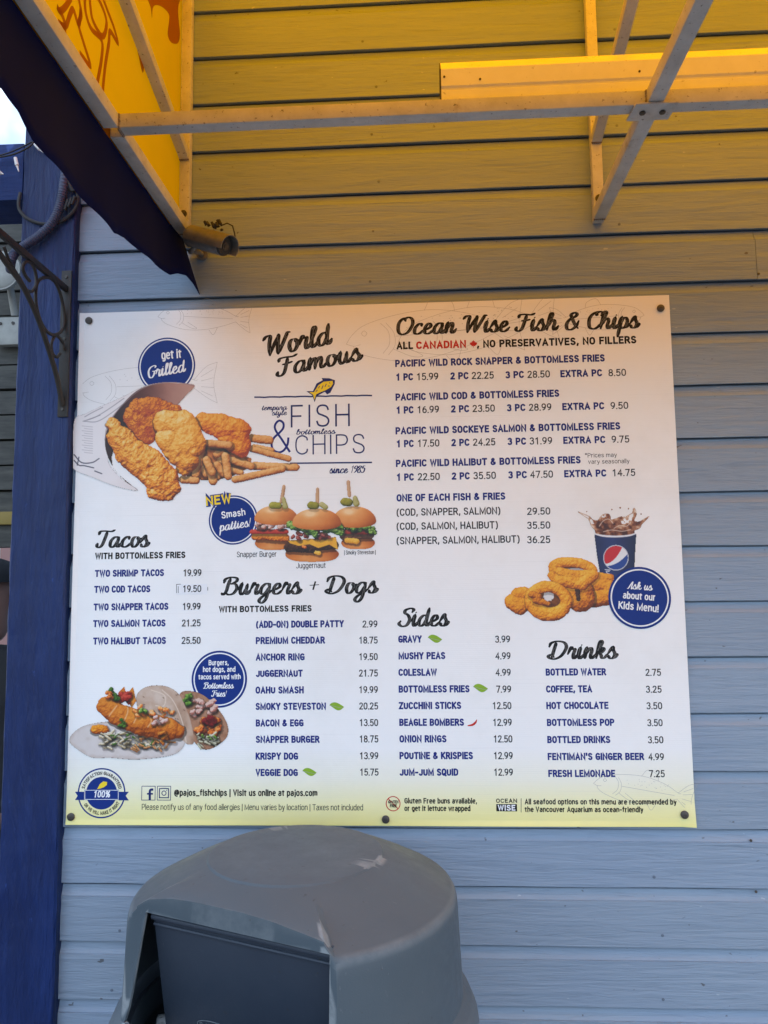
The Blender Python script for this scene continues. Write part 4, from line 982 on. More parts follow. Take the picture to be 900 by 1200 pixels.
class Pic:
    def __init__(self, ox, oy, sc, box, dens=1.75):
        self.ox, self.oy, self.sc = ox, oy, sc
        x0, y0, x1, y1 = box; st = sc / dens
        self.xs = np.arange(x0, x1, st); self.ys = np.arange(y0, y1, st)
        self.X, self.Y = np.meshgrid(self.xs, self.ys); self.st = st
        self.rgb = np.zeros(self.X.shape + (3,)); self.a = np.zeros(self.X.shape)
    def n(self, sc, seed, o=4): return vnoise(self.X, self.Y, sc, seed, o)
    def put(self, mask, rgb):
        m = np.clip(mask, 0, 1)[..., None]; rgb = np.asarray(rgb, float)
        self.rgb = self.rgb * (1 - m) + rgb * m; self.a = np.maximum(self.a, m[..., 0])
    def shade_under(self, mask, k):        # darken what is already printed beneath a piece
        self.rgb *= (1 - k * np.clip(mask, 0, 1))[..., None]
    def poly(self, pts, soft=1.0):
        P = np.array(pts, float); ins = np.zeros(self.X.shape, bool); dmin = np.full(self.X.shape, 1e9)
        for i in range(len(P)):
            a = P[i]; b = P[(i + 1) % len(P)]
            c = ((a[1] > self.Y) != (b[1] > self.Y))
            with np.errstate(divide='ignore', invalid='ignore'):
                xx = (b[0] - a[0]) * (self.Y - a[1]) / (b[1] - a[1] + 1e-12) + a[0]
            ins ^= c & (self.X < xx)
            ab = b - a; tt = np.clip(((self.X - a[0]) * ab[0] + (self.Y - a[1]) * ab[1]) / (ab @ ab + 1e-9), 0, 1)
            dmin = np.minimum(dmin, np.hypot(self.X - a[0] - tt * ab[0], self.Y - a[1] - tt * ab[1]))
        d = np.where(ins, dmin, -dmin)
        return np.clip(d / (self.st * soft) + 0.5, 0, 1), d
    def grad(self, ramp, v):
        v = np.clip(v, 0, 0.999) * (len(ramp) - 1); i = v.astype(int); f = (v - i)[..., None]; Rm = np.array(ramp, float)
        return Rm[i] * (1 - f) + Rm[np.minimum(i + 1, len(ramp) - 1)] * f
    def height(self, caps, wob, wsc, seed):
        X, Y = self.X, self.Y; nz = (self.n(wsc, seed) - 0.5) * 2
        h = np.full(X.shape, -1.0)
        for (x0, y0, r0, x1, y1, r1) in caps:
            ab = np.array([x1 - x0, y1 - y0]); L = ab @ ab
            tt = np.clip(((X - x0) * ab[0] + (Y - y0) * ab[1]) / L, 0, 1) if L > 0 else np.zeros_like(X)
            d = np.hypot(X - x0 - tt * ab[0], Y - y0 - tt * ab[1]); r = r0 + (r1 - r0) * tt + nz * wob
            hh = np.where(d < r, np.sqrt(np.maximum(r * r - d * d, 0)), -1); h = np.maximum(h, hh)
        return h
    def lump(self, caps, ramp, seed=1, wob=5, wsc=22, bump=9, bsc=16, gain=0.62, base=0.46, fleck=0.12, lit=(-0.35, -0.62, 0.70), under=0.45, tint=0.0):
        h = self.height(caps, wob, wsc, seed); mask = (h >= 0).astype(float)
        # soft contact darkening beneath the piece
        pad = self.height([(a + 3, b + 6, c + 7, d + 3, e + 6, f + 7) for a, b, c, d, e, f in caps], wob, wsc, seed)
        self.shade_under((pad >= 0) * np.clip(pad / 14, 0, 1), under)
        nz = self.n(bsc, seed + 11, 5); H = np.maximum(h, 0) * 0.9 + nz * bump * 2
        gy, gx = np.gradient(H, self.st); nl = 1 / np.sqrt(gx * gx + gy * gy + 1)
        li = (-gx * lit[0] - gy * lit[1] + lit[2]) * nl
        v = base + gain * (li - 0.62) + (self.n(bsc * 0.55, seed + 5, 3) - 0.5) * fleck * 2 + (self.n(bsc * 3, seed + 6, 2) - 0.5) * 0.25
        self.put(mask, self.grad(ramp, v))
    def fat(self, caps, k): return [(a, b, c * k, d, e, f * k) for a, b, c, d, e, f in caps]
    def build(self, name, label=None, layer=5, parent=None):
        ny, nx_ = self.X.shape
        base = np.array([B(self.ox, self.oy)[0]])
        PX = self.ox + self.X / self.sc; PY = self.oy + self.Y / self.sc
        D = RIGHT[None, None] * ((PX - 450) / FPX)[..., None] - UP[None, None] * ((PY - 600) / FPX)[..., None] + FWD
        tt = (SY - 0.0002 * layer - CAM[1]) / D[..., 1]; W = CAM + D * tt[..., None]
        rgb = self.rgb.copy(); a = self.a
        # bleed colours outwards so the cut edge has no dark fringe
        know = a > 0.5
        for _ in range(3):
            for ax, sh in ((0, 1), (0, -1), (1, 1), (1, -1)):
                k2 = np.roll(know, sh, ax) & ~know; rgb[k2] = np.roll(rgb, sh, ax)[k2]; know = know | k2
        af = a > 0.5
        fc = af[:-1, :-1] | af[1:, :-1] | af[:-1, 1:] | af[1:, 1:]
        cnt = af[:-1, :-1].astype(int) + af[1:, :-1] + af[:-1, 1:] + af[1:, 1:]
        fc = cnt >= 2
        idx = np.arange(ny * nx_).reshape(ny, nx_)
        F = np.stack([idx[:-1, :-1][fc], idx[1:, :-1][fc], idx[1:, 1:][fc], idx[:-1, 1:][fc]], 1)
        used, inv = np.unique(F, return_inverse=True); F = inv.reshape(F.shape)
        V = W.reshape(-1, 3)[used]; C = np.clip(rgb.reshape(-1, 3)[used] / 255, 0, 1)
        C = np.where(C <= 0.04045, C / 12.92, ((C + 0.055) / 1.055) ** 2.4)
        me = bpy.data.meshes.new(name); me.vertices.add(len(V)); me.vertices.foreach_set('co', V.astype(np.float32).ravel())
        me.loops.add(F.size); me.loops.foreach_set('vertex_index', F.astype(np.int32).ravel())
        me.polygons.add(len(F)); me.polygons.foreach_set('loop_start', np.arange(0, F.size, 4, dtype=np.int32)); me.polygons.foreach_set('loop_total', np.full(len(F), 4, dtype=np.int32))
        me.update(calc_edges=True)
        ca = me.color_attributes.new('print', 'FLOAT_COLOR', 'POINT'); ca.data.foreach_set('color', np.concatenate([C, np.ones((len(C), 1))], 1).astype(np.float32).ravel())
        me.materials.append(mat_photo_print)
        o = link(name, me, parent or sign)
        if label: o['label'] = label
        return o
t = NT('photo_print'); at_ = t.n('ShaderNodeVertexColor'); at_.layer_name = 'print'
hs_ = t.mix(1.0, at_.outputs[0], (0.86, 0.86, 0.88), 'MULTIPLY')
mat_photo_print = t.done(hs_, 0.4)

# --- fish and fries
pc = Pic(80, 430, 3.214, (18, 50, 880, 520))
WRAP = [(24, 198), (60, 178), (130, 145), (200, 115), (260, 84), (310, 66), (370, 58), (440, 62), (476, 71), (440, 110), (410, 140), (380, 160), (250, 200), (150, 330), (190, 412), (262, 464), (180, 450), (90, 415), (16, 380), (18, 300)]
mk, d = pc.poly(catmull(WRAP + [WRAP[0]], 4)[:-1])
v = 0.5 + (pc.n(120, 3, 2) - .5) * 0.3 - np.clip((pc.Y - 260) / 900, 0, .2)
pc.put(mk, pc.grad([(214, 200, 196), (236, 226, 222), (248, 242, 240), (255, 253, 252)], v + 0.25))
# inside of the paper cone
IN = [(258, 90), (310, 68), (370, 60), (440, 64), (476, 71), (446, 104), (412, 142), (370, 190), (300, 240), (180, 300), (170, 380), (250, 455), (262, 464), (196, 412), (152, 345), (138, 275), (160, 205), (205, 140)]
mk, d = pc.poly(catmull(IN + [IN[0]], 4)[:-1])
v = np.clip((pc.X - 190) / 280, 0, 1) * 0.8 + (pc.n(40, 4) - .5) * 0.12
pc.put(mk, pc.grad([(52, 24, 18), (96, 52, 40), (168, 116, 98), (196, 150, 130), (178, 128, 108)], v))
def strokes_on(pc, polylines, col, w=2.0, k=1.0):
    for pl in polylines:
        q = catmull(pl, 6); hh = np.full(pc.X.shape, 1e9)
        for i in range(len(q) - 1):
            a = np.array(q[i]); b = np.array(q[i + 1]); ab = b - a; L = ab @ ab + 1e-9
            tt = np.clip(((pc.X - a[0]) * ab[0] + (pc.Y - a[1]) * ab[1]) / L, 0, 1)
            hh = np.minimum(hh, np.hypot(pc.X - a[0] - tt * ab[0], pc.Y - a[1] - tt * ab[1]))
        mk = np.clip((w / 2 - hh) / pc.st + 0.6, 0, 1) * k
        m = mk[..., None] * (pc.a > 0.5)[..., None]; pc.rgb = pc.rgb * (1 - m) + np.array(col, float) * m
strokes_on(pc, [[(22, 330), (50, 360), (90, 360), (116, 345)], [(22, 352), (40, 370), (60, 372), (96, 380)], [(100, 392), (126, 402)], [(40, 340), (34, 370)]], (70, 66, 84), 3.5)
strokes_on(pc, [[(55, 205), (100, 190), (150, 160), (210, 118)], [(60, 205), (110, 205), (170, 168), (230, 120)], [(62, 188), (90, 172), (130, 152)], [(70, 200), (120, 182)]], (120, 112, 122), 2.2, 0.7)
for i in range(12):
    strokes_on(pc, [[(52 + (i % 2) * 8, 222 + i * 9), (70, 224 + i * 9), (92, 226 + i * 9)]], (150, 140, 146), 1.6, 0.55)
strokes_on(pc, [[(138, 275), (150, 215), (200, 148), (262, 92), (320, 66), (400, 58), (474, 70)]], (150, 122, 118), 3, 0.8)
mk, d = pc.poly([(420, 400), (450, 300), (520, 280), (620, 320), (690, 345), (680, 380), (620, 410), (560, 425), (500, 425)]); pc.put(mk, pc.grad(FRY, .25 + (pc.n(14, 77) - .5) * .5))
fry = lambda *c, s=1: pc.lump([c], FRY, seed=s, wob=1.5, wsc=12, bump=2.2, bsc=11, gain=0.75, base=0.58, fleck=0.14, under=0.4)
for i, c in enumerate([(450, 395, 15, 470, 330, 15), (520, 400, 15, 500, 340, 15), (560, 415, 14, 575, 350, 14), (600, 350, 14, 660, 360, 14), (690, 268, 14, 758, 276, 15), (700, 300, 9, 768, 314, 9), (560, 330, 14, 600, 300, 13), (500, 290, 12, 560, 300, 14), (545, 430, 15, 530, 372, 15), (480, 405, 15, 502, 325, 15), (430, 424, 14, 482, 428, 13), (560, 370, 14, 586, 400, 14),
                       (700, 372, 14, 858, 378, 13), (690, 308, 12, 830, 346, 11), (622, 352, 13, 688, 374, 14), (600, 385, 11, 650, 398, 10), (520, 350, 14, 542, 398, 14), (592, 335, 15, 602, 412, 14), (628, 424, 13, 808, 384, 12), (540, 288, 13, 610, 300, 13)]):
    fry(*c, s=20 + i)
pc.lump(pc.fat([(510, 205, 30, 580, 225, 42), (580, 225, 44, 645, 240, 38), (640, 240, 36, 650, 300, 34), (600, 270, 34, 655, 318, 22)], 1.12), REDFRY[1:3] + FRIED[2:], 5, 8, 26, 6, 17, base=0.50, gain=0.72, fleck=.16)
fry(520, 287, 13, 606, 295, 14, s=77)
pc.lump(pc.fat([(268, 158, 38, 330, 160, 40), (245, 190, 34, 285, 262, 34), (330, 160, 36, 400, 165, 26), (290, 190, 40, 330, 230, 40)], 1.1), REDFRY[1:3] + FRIED[1:5], 7, 10, 20, 9, 16, base=0.46, gain=0.8, fleck=.16)
pc.lump(pc.fat([(365, 210, 44, 430, 220, 50), (430, 220, 52, 455, 290, 58), (430, 300, 58, 445, 350, 46), (380, 270, 48, 420, 330, 44), (440, 350, 44, 434, 380, 28)], 1.08), FRIED2, 9, 7, 26, 5.5, 17, base=0.60, gain=0.68, fleck=.15)
pc.lump(pc.fat([(168, 215, 22, 190, 262, 36), (190, 262, 40, 230, 320, 52), (230, 320, 52, 300, 370, 58), (300, 370, 58, 352, 420, 58), (352, 420, 52, 378, 452, 40), (330, 468, 32, 376, 474, 26)], 1.1), FRIED, 12, 8, 20, 7, 14, base=0.64, gain=0.72, fleck=.18)
pc.build('fish_and_fries_picture', 'printed photo of battered fish and fries spilling from a paper cone', layer=5)

# --- sliders
pc = Pic(230, 560, 3.913, (240, 5, 840, 392), 1.9)
BUN = [(130, 54, 14), (184, 92, 30), (220, 130, 56), (240, 170, 96), (252, 214, 160)]
bun = lambda caps, s, **k: pc.lump(caps, BUN, seed=s, wob=1.5, wsc=40, bump=1.2, bsc=22, gain=0.8, base=0.47, fleck=0.07, under=0.3, **k)
def topbun(cx, cy, rx, ry, s):
    X, Y = pc.X, pc.Y; u = (X - cx) / rx; v = (Y - cy) / ry
    ins = ((np.abs(u) ** 2.2 + np.abs(np.minimum(v, 0)) ** 2.0 < 1) & (v < 0)) | ((np.abs(u) ** 2.2 + (np.maximum(v, 0) * 2.4) ** 2 < 1) & (v >= 0))
    li = 0.62 - 0.30 * v - 0.25 * u * u - 0.22 * u + (pc.n(30, s) - .5) * 0.15
    li += 0.30 * np.exp(-((u + .25) ** 2 / .05 + (v + .62) ** 2 / .03)) - 0.35 * np.clip(v, 0, 1)
    pc.put(ins.astype(float), pc.grad(BUN, li * 0.95))
def bottombun(cx, cy, rx, ry, s):
    X, Y = pc.X, pc.Y; u = (X - cx) / rx; v = (Y - cy) / ry
    ins = (np.abs(u) ** 3 + np.abs(v) ** 2.2 < 1)
    pc.put(ins.astype(float), pc.grad(BUN, 0.55 - 0.3 * u * u + 0.15 * v - 0.1 * u - 0.3 * np.clip(v - .6, 0, 1) + (pc.n(26, s) - .5) * .16))
GREEN = [(30, 62, 14), (66, 110, 28), (110, 156, 52), (160, 196, 92), (200, 222, 140)]
RED = [(110, 20, 14), (170, 36, 24), (206, 62, 44), (226, 104, 84)]
BROWN = [(26, 12, 8), (56, 28, 18), (94, 54, 36), (138, 90, 62)]
PINK = [(170, 96, 80), (212, 160, 144), (234, 204, 190), (246, 230, 220)]
CHEESE = [(196, 116, 10), (228, 152, 24), (244, 182, 50), (250, 210, 96)]
def pile(pc, n, box, ramp, r, seed, st=1.0, **kw):
    rg = random.Random(seed)
    for i in range(n):
        x = rg.uniform(box[0], box[2]); y = rg.uniform(box[1], box[3]); a = rg.uniform(-1, 1); L = rg.uniform(0.4, 1.6) * r * st
        pc.lump([(x, y, r * rg.uniform(.5, .9), x + L * math.cos(a), y + L * math.sin(a), r * rg.uniform(.4, .8))], ramp, seed=seed + i, wob=r * .25, wsc=8, bump=2, bsc=7, gain=0.9, base=0.5, fleck=.15, under=0.35, **kw)
def pick(x0, y0, x1, y1, olive, cuc, s):
    pc.lump([(x0, y0, 7, x1, y1, 7)], [(170, 120, 80), (214, 170, 126), (232, 198, 160)], seed=s, wob=.5, bump=.4, under=0.1)
    pc.lump([olive], [(70, 70, 10), (130, 126, 26), (176, 168, 50), (214, 206, 110)], seed=s + 1, wob=1, bump=1, under=.2)
    pc.lump([cuc], [(130, 120, 50), (190, 182, 110), (226, 218, 170)], seed=s + 2, wob=1.5, bump=1, under=.2)
# left slider
bottombun(352, 300, 82, 30, 1)
pc.lump([(268, 268, 16, 410, 275, 18)], FRIED, 31, 3, 12, 4, 9, base=.48); pc.lump([(255, 248, 10, 412, 246, 11)], RED, 32, 1.5, 12, 1, 9, base=.6)
pile(pc, 34, (272, 196, 425, 230), PINK, 13, 300)
topbun(366, 190, 99, 62, 2); pick(402, 40, 390, 110, (350, 126, 16, 378, 128, 15), (400, 95, 8, 408, 132, 12), 40)
# right slider
bottombun(742, 298, 76, 28, 3); pc.lump([(675, 268, 16, 800, 262, 17)], BROWN[1:] + [(170, 116, 84)], 33, 2, 12, 3, 9, base=.6); pc.lump([(690, 286, 11, 735, 290, 13)], CHEESE, 34, 3, 10, 2, 8, base=.7)
pc.lump([(682, 246, 11, 790, 248, 12)], RED, 35, 2, 12, 2, 9, base=.62); pile(pc, 26, (665, 222, 815, 244), GREEN, 13, 500)
topbun(724, 200, 100, 68, 4); pick(697, 18, 702, 82, (680, 110, 18, 700, 112, 18), (728, 92, 10, 734, 118, 14), 50)
# middle slider
bottombun(531, 350, 122, 34, 5)
pc.lump([(425, 318, 22, 535, 322, 22), (560, 315, 20, 636, 308, 18)], BROWN, 36, 3, 10, 6, 8, base=.42); mk, d = pc.poly([(420, 288), (640, 272), (650, 330), (610, 306), (560, 322), (520, 304), (470, 312), (430, 300)])
pc.put(mk, pc.grad(CHEESE, .62 + (pc.n(20, 6) - .5) * .4)); pc.lump([(492, 314, 8, 500, 316, 8)], REDFRY, 37, base=.7); pc.lump([(548, 344, 8, 562, 346, 10)], CHEESE, 38, base=.8)
pile(pc, 16, (440, 248, 600, 278), [(90, 24, 20), (140, 52, 44), (178, 88, 76), (206, 130, 112)], 13, 700)
bigl = [(430, 215, 18, 470, 225, 20), (480, 220, 18, 520, 240, 24), (530, 232, 24, 545, 262, 14), (560, 215, 20, 600, 235, 20), (620, 235, 16, 665, 250, 16)]
for i, c in enumerate(bigl): pc.lump([c], GREEN, 60 + i, 6, 9, 5, 9, base=.55, gain=.9)
pile(pc, 14, (430, 205, 660, 236), GREEN, 14, 900)
topbun(552, 210, 112, 68, 6); pick(556, 52, 555, 116, (526, 126, 17, 545, 128, 17), (575, 122, 12, 592, 134, 12), 60)
pc.build('sliders_picture', 'printed photo of three sliders with picks and olives')

# --- tacos
pc = Pic(70, 760, 3.913, (40, 165, 780, 515), 1.75)
TORT = [(150, 110, 84), (196, 164, 140), (222, 200, 182), (236, 222, 210)]
mk, d = pc.poly(catmull([(45, 425), (72, 378), (150, 345), (330, 330), (560, 340), (578, 400), (560, 460), (500, 492), (350, 508), (230, 500), (150, 500), (85, 465), (45, 425)], 5)[:-1])
pc.put(mk, pc.grad([(164, 138, 122), (206, 190, 180), (222, 212, 206), (228, 220, 216)], .55 + (pc.n(26, 2) - .5) * .5 + np.clip(d / 60, 0, .3) - .12))
# right taco
mk, d = pc.poly(catmull([(550, 210), (600, 196), (660, 215), (720, 270), (765, 340), (768, 400), (730, 440), (680, 462), (640, 452), (600, 400), (555, 300), (550, 210)], 5)[:-1])
pc.put(mk, pc.grad([(120, 70, 44), (176, 128, 98), (204, 164, 136)], .5 + (pc.n(18, 3) - .5) * .6))
pile(pc, 20, (600, 240, 700, 300), PINK[:3] + [(230, 190, 170)], 15, 1100); pile(pc, 16, (625, 320, 725, 400), REDFRY, 17, 1200); pile(pc, 5, (660, 310, 700, 345), [(90, 14, 18), (130, 24, 30), (170, 50, 48)], 18, 1250)
pile(pc, 26, (630, 395, 715, 440), [(140, 130, 90), (216, 212, 180), (240, 238, 220)], 5.5, 1300, st=3.4); pile(pc, 9, (570, 215, 600, 260), GREEN[:4], 12, 1350); pile(pc, 6, (650, 395, 730, 415), GREEN, 7, 1360)
# folded tortilla behind the fillet
mk, d = pc.poly(catmull([(352, 235), (372, 190), (430, 170), (500, 178), (550, 215), (585, 290), (604, 350), (614, 430), (585, 438), (560, 420), (470, 380), (380, 330), (352, 235)], 5)[:-1])
pc.put(mk, pc.grad(TORT, .52 + (pc.n(30, 5) - .5) * .4 - np.clip((pc.X - 520) / 300, 0, .3) + 0.1 * np.sin(np.hypot(pc.X - 380, pc.Y - 330) / 16)))
strokes_on(pc, [[(470, 190), (520, 240), (560, 330), (580, 430)], [(420, 190), (480, 215), (478, 262), (440, 262)]], (244, 226, 206), 4, .7)
rg = random.Random(5)
strokes_on(pc, [[(x, y), (x + 4, y + 3)] for x, y in [(rg.uniform(380, 580), rg.uniform(190, 330)) for _ in range(12)]], (110, 76, 58), 4, .6)
for c in ([(160, 370, 20, 205, 372, 20)],): pc.lump(c, FRIED, 70, 5, 14, 5, 10, base=.45)
pile(pc, 90, (175, 385, 480, 455), [(150, 120, 70), (206, 186, 140), (236, 224, 196), (250, 246, 234)], 6.5, 1400, st=3.6); pile(pc, 9, (165, 395, 420, 450), GREEN[:3], 6, 1500, st=2.5); pile(pc, 14, (300, 400, 510, 460), [(150, 80, 30), (214, 144, 80), (240, 196, 146)], 7, 1550, st=3)
ORF = [(110, 44, 6), (176, 82, 14), (216, 118, 28), (234, 148, 50), (246, 186, 96)]
pc.lump([(215, 265, 44, 262, 300, 50), (262, 300, 50, 380, 345, 56), (380, 345, 56, 500, 370, 52), (500, 365, 46, 540, 380, 34)], ORF, 72, 6, 24, 6, 18, base=.5, gain=.6)
strokes_on(pc, [[(310, 250), (312, 290), (296, 330)], [(350, 265), (352, 310), (340, 340)], [(262, 262), (240, 290), (226, 310)], [(400, 290), (420, 330), (404, 360)]], (246, 206, 160), 5, .7)
mk, d = pc.poly([(300, 222), (335, 176), (350, 240), (330, 270)]); pc.put(mk, pc.grad(ORF, .7 + (pc.n(14, 8) - .5) * .4)); mk, d = pc.poly([(270, 200), (295, 175), (305, 215)]); pc.put(mk, pc.grad(ORF, .6 + (pc.n(14, 9) - .5) * .4))
pile(pc, 8, (262, 210, 320, 240), RED, 17, 1600); pile(pc, 7, (225, 196, 262, 230), GREEN[:3], 13, 1650); pile(pc, 6, (210, 200, 240, 230), REDFRY[1:], 12, 1660); pile(pc, 7, (268, 325, 296, 360), GREEN[:3], 9, 1670)
pile(pc, 16, (340, 270, 520, 310), REDFRY[2:] + [(240, 200, 170)], 12, 1700); pile(pc, 5, (370, 280, 400, 295), GREEN, 10, 1750); pile(pc, 7, (430, 310, 480, 345), PINK, 12, 1770); pile(pc, 6, (460, 385, 500, 430), ORF, 12, 1790)
pc.build('tacos_picture', 'printed photo of two battered fish tacos')

# --- onion rings and cup
pc = Pic(580, 580, 4.09, (40, 290, 570, 605), 1.9)
GOLD = [(112, 46, 0), (188, 92, 2), (228, 136, 8), (244, 166, 24), (250, 196, 64), (255, 226, 130)]
pc.lump([(470, 430, 40, 540, 440, 45), (500, 400, 30, 550, 410, 30), (470, 500, 40, 530, 480, 50)], GOLD, 80, 4, 20, 4, 12, base=.42)
pc.lump([(400, 470, 72, 410, 490, 70)], GOLD, 81, 4, 20, 5, 12, base=.46)
pc.lump([(395, 440, 14, 400, 500, 10)], BROWN, 82, 4, 20, 5, 12, base=.45, under=.1)
pc.lump([(88, 510, 40, 120, 530, 44), (110, 480, 36, 140, 470, 30)], GOLD, 83, 5, 20, 5, 12, base=.46)
def ring(cx, cy, rx, ry, r, rot, seed, hole):
    n = 26; P_ = []
    for i in range(n + 1):
        a = 2 * math.pi * i / n; x = rx * math.cos(a); y = ry * math.sin(a)
        rr = r * (1.0 + 0.25 * max(0, math.sin(a)))
        P_.append((cx + x * math.cos(rot) - y * math.sin(rot), cy + x * math.sin(rot) + y * math.cos(rot), rr))
    X, Y = pc.X, pc.Y; u = ((X - cx) * math.cos(rot) + (Y - cy) * math.sin(rot)) / (rx - r * .6); v = (-(X - cx) * math.sin(rot) + (Y - cy) * math.cos(rot)) / (ry - r * .1 if ry > r else ry)
    pc.put(((u * u + v * v) < 1.0).astype(float), pc.grad([(60, 24, 6), (120, 62, 20), (170, 100, 44)], .5 + (pc.n(16, seed) - .5) * .9))
    if hole: 
        hx, hy, hrx, hry = hole
        k_ = ((X - hx) / hrx) ** 2 + ((Y - hy) / hry) ** 2 + (pc.n(10, seed + 3) - .5) * .8 < 1
        pc.rgb[k_] = (232, 228, 226)
    pc.lump([(P_[i][0], P_[i][1], P_[i][2], P_[i + 1][0], P_[i + 1][1], P_[i + 1][2]) for i in range(n)], GOLD, seed, 3, 16, 5, 10, base=.54, gain=.6, under=.25)
ring(374, 356, 94, 32, 24, R(6), 84, (382, 366, 66, 15))
pc.lump([(272, 385, 20, 300, 412, 24), (300, 412, 26, 420, 425, 32), (420, 425, 30, 472, 385, 26)], GOLD, 85, 3, 16, 5, 10, base=.5, under=.2)
ring(256, 506, 86, 66, 27, R(8), 86, (258, 484, 26, 24))
pc.lump([(178, 478, 18, 210, 488, 16), (200, 505, 20, 256, 522, 10)], GOLD, 88, 3, 12, 4, 8, base=.3, under=.2)
pc.build('onion_rings_picture', 'printed photo of a heap of onion rings', layer=4)
pc = Pic(580, 580, 4.09, (385, 55, 750, 410), 1.9)
mk, d = pc.poly([(477, 186), (677, 184), (672, 260), (668, 350), (640, 400), (560, 402), (506, 385), (490, 290)])
pc.put(mk, pc.grad([(14, 22, 58), (24, 38, 92), (40, 62, 130)], .75 - np.abs((pc.X - 560) / 120) * .6 + (pc.n(30, 2) - .5) * .1))
strokes_on(pc, [[(477, 184), (520, 196), (580, 199), (640, 194), (677, 182)]], (240, 240, 244), 9)
X, Y = pc.X, pc.Y; rr = np.hypot(X - 580, Y - 301)
pc.put((rr < 61).astype(float), (200, 204, 216)); wv = 301 + 30 - (X - 520) * .42 + 12 * np.sin((X - 520) / 26); pc.put(((rr < 57)).astype(float), (236, 238, 242))
up = (rr < 57) & (Y < 331 - (np.clip(X - 522, 0, 200) / 92) ** 2.2 * 86); pc.put(up.astype(float), (204, 26, 40))
dn = (rr < 57) & (Y > 336 - (np.clip(X - 536, 0, 200) / 100) ** 2.0 * 58 + 4); pc.put(dn.astype(float), (22, 66, 150))
strokes_on(pc, [[(530, 385), (545, 388), (550, 380), (538, 374), (534, 366), (548, 366)], [(528, 358), (552, 360)]], (230, 232, 240), 3.5)
COLA = [(70, 26, 10), (120, 62, 34), (168, 108, 70), (206, 164, 130), (236, 214, 192)]
mk, d = pc.poly(catmull([(486, 186), (478, 168), (462, 150), (448, 118), (424, 100), (396, 80), (430, 92), (456, 104), (470, 118), (492, 122), (512, 96), (540, 90), (552, 98), (556, 118), (580, 112), (604, 104), (622, 106), (640, 96), (658, 84), (664, 62), (674, 70), (678, 96), (668, 122), (690, 128), (716, 114), (740, 102), (722, 124), (704, 142), (694, 160), (668, 172), (668, 184), (640, 191), (580, 195), (520, 191), (486, 186)], 5)[:-1])
nn = pc.n(26, 91, 4); n2 = pc.n(11, 92, 3)
v = .42 + (nn - .5) * 1.5 + (n2 - .5) * .8 + .25 * np.exp(-np.clip(d, 0, 99) / 5) - np.clip((pc.Y - 150) / 120, 0, .3)
pc.put(mk, pc.grad(COLA, v)); holes = ((nn > .64) & (pc.Y < 140) & (d > 3))
pc.a[holes] = 0
strokes_on(pc, [[(500, 150), (520, 124), (546, 116), (566, 136)], [(570, 160), (600, 146), (630, 150), (650, 132)], [(660, 100), (668, 80)], [(520, 176), (560, 168), (610, 174), (650, 166)]], (246, 232, 216), 3, .75)
strokes_on(pc, [[(477, 186), (520, 196), (580, 199), (640, 195), (677, 184)]], (236, 238, 244), 6)
for x_, y_, r_ in ((600, 62, 4), (618, 50, 3), (560, 70, 3), (700, 92, 3), (640, 66, 3), (440, 80, 2.5)):
    pc.put((np.hypot(X - x_, Y - y_) < r_).astype(float), (150, 96, 64))
pc.build('drink_cup_picture', 'printed photo of a navy paper cup with cola splashing out', layer=2)

# screws of the board
for px, py in ((104.5, 376), (774, 361.5), (802, 954.5), (83.5, 957), (452, 960)):
    x, z = B(px, py)
    m = MB(); m.tube([(x, SY - 0.0006, z), (x, SY - 0.0034, z), (x, SY - 0.0050, z)], [0.0088, 0.0088, 0.0062], 18)
    o = m.build('screw', mat_bolt, sign, smooth=True)
    MB().box((x - 0.0030, SY - 0.0055, z - 0.0006), (x + 0.0030, SY - 0.0051, z + 0.0006)).build('screw_slot', mat_rubber, o)

# ------------------------------------------------------------------ awning lettering on the side panel
def side_pt(x, y):
    p = at(x / 3.75, y / 3.75, 0, AW0 - 0.0005); return float(p[1]), float(p[2])
ink = MB()
def side_line(pts, w=0.0105):
    v, f = ribbon([side_pt(*p) for p in catmull(pts, 5)], w)
    k = len(ink.v); ink.add([(AW0 - 0.0002 - 0.00004 * (len(ink.v) % 7) - 0.00003 * i_ / len(v), a, b) for i_, (a, b) in enumerate(v)], f)
for q in ([(392, -40), (396, 20), (408, 90), (450, 160), (468, 105), (455, 45), (425, -20)], [(372, -30), (376, 50), (400, 125), (447, 178), (446, 260), (428, 362)], [(440, -40), (470, 40), (500, 120), (517, 188), (484, 138), (478, 190), (462, 290), (450, 410)],
          [(345, -10), (357, 60), (346, 110), (368, 190), (396, 288), (350, 232)], [(312, -10), (285, 32), (262, 48), (250, 28)], [(250, 30), (275, 72), (290, 112), (305, 70), (322, 42), (345, 108), (356, 40)], [(255, 95), (270, 110), (290, 118)], [(262, 100), (284, 130), (276, 160)], [(185, 0), (205, 40), (225, 70)]):
    side_line(q)
def side_fill(pts):
    q = [side_pt(*p) for p in catmull(pts + [pts[0]], 4)[:-1]]
    tri = tessellate_polygon([[Vector((a, b, 0)) for a, b in q]]); ink.add([(AW0 - 0.0006, a, b) for a, b in q], [tuple(t_) for t_ in tri])
side_fill([(640, -60), (800, -60), (785, 20), (784, 70), (791, 150), (781, 190), (752, 186), (737, 150), (743, 95), (742, 62), (715, 32), (686, 22), (672, 36), (668, 80), (662, 30)])
side_fill([(530, -60), (560, -60), (588, 80), (620, 180), (636, 235), (628, 322), (606, 230), (580, 130), (552, 40)])
o = ink.build('painted_lettering', mat_vinyl_ink, aw)
o['label'] = 'brown outlined lettering showing through the yellow side panel'

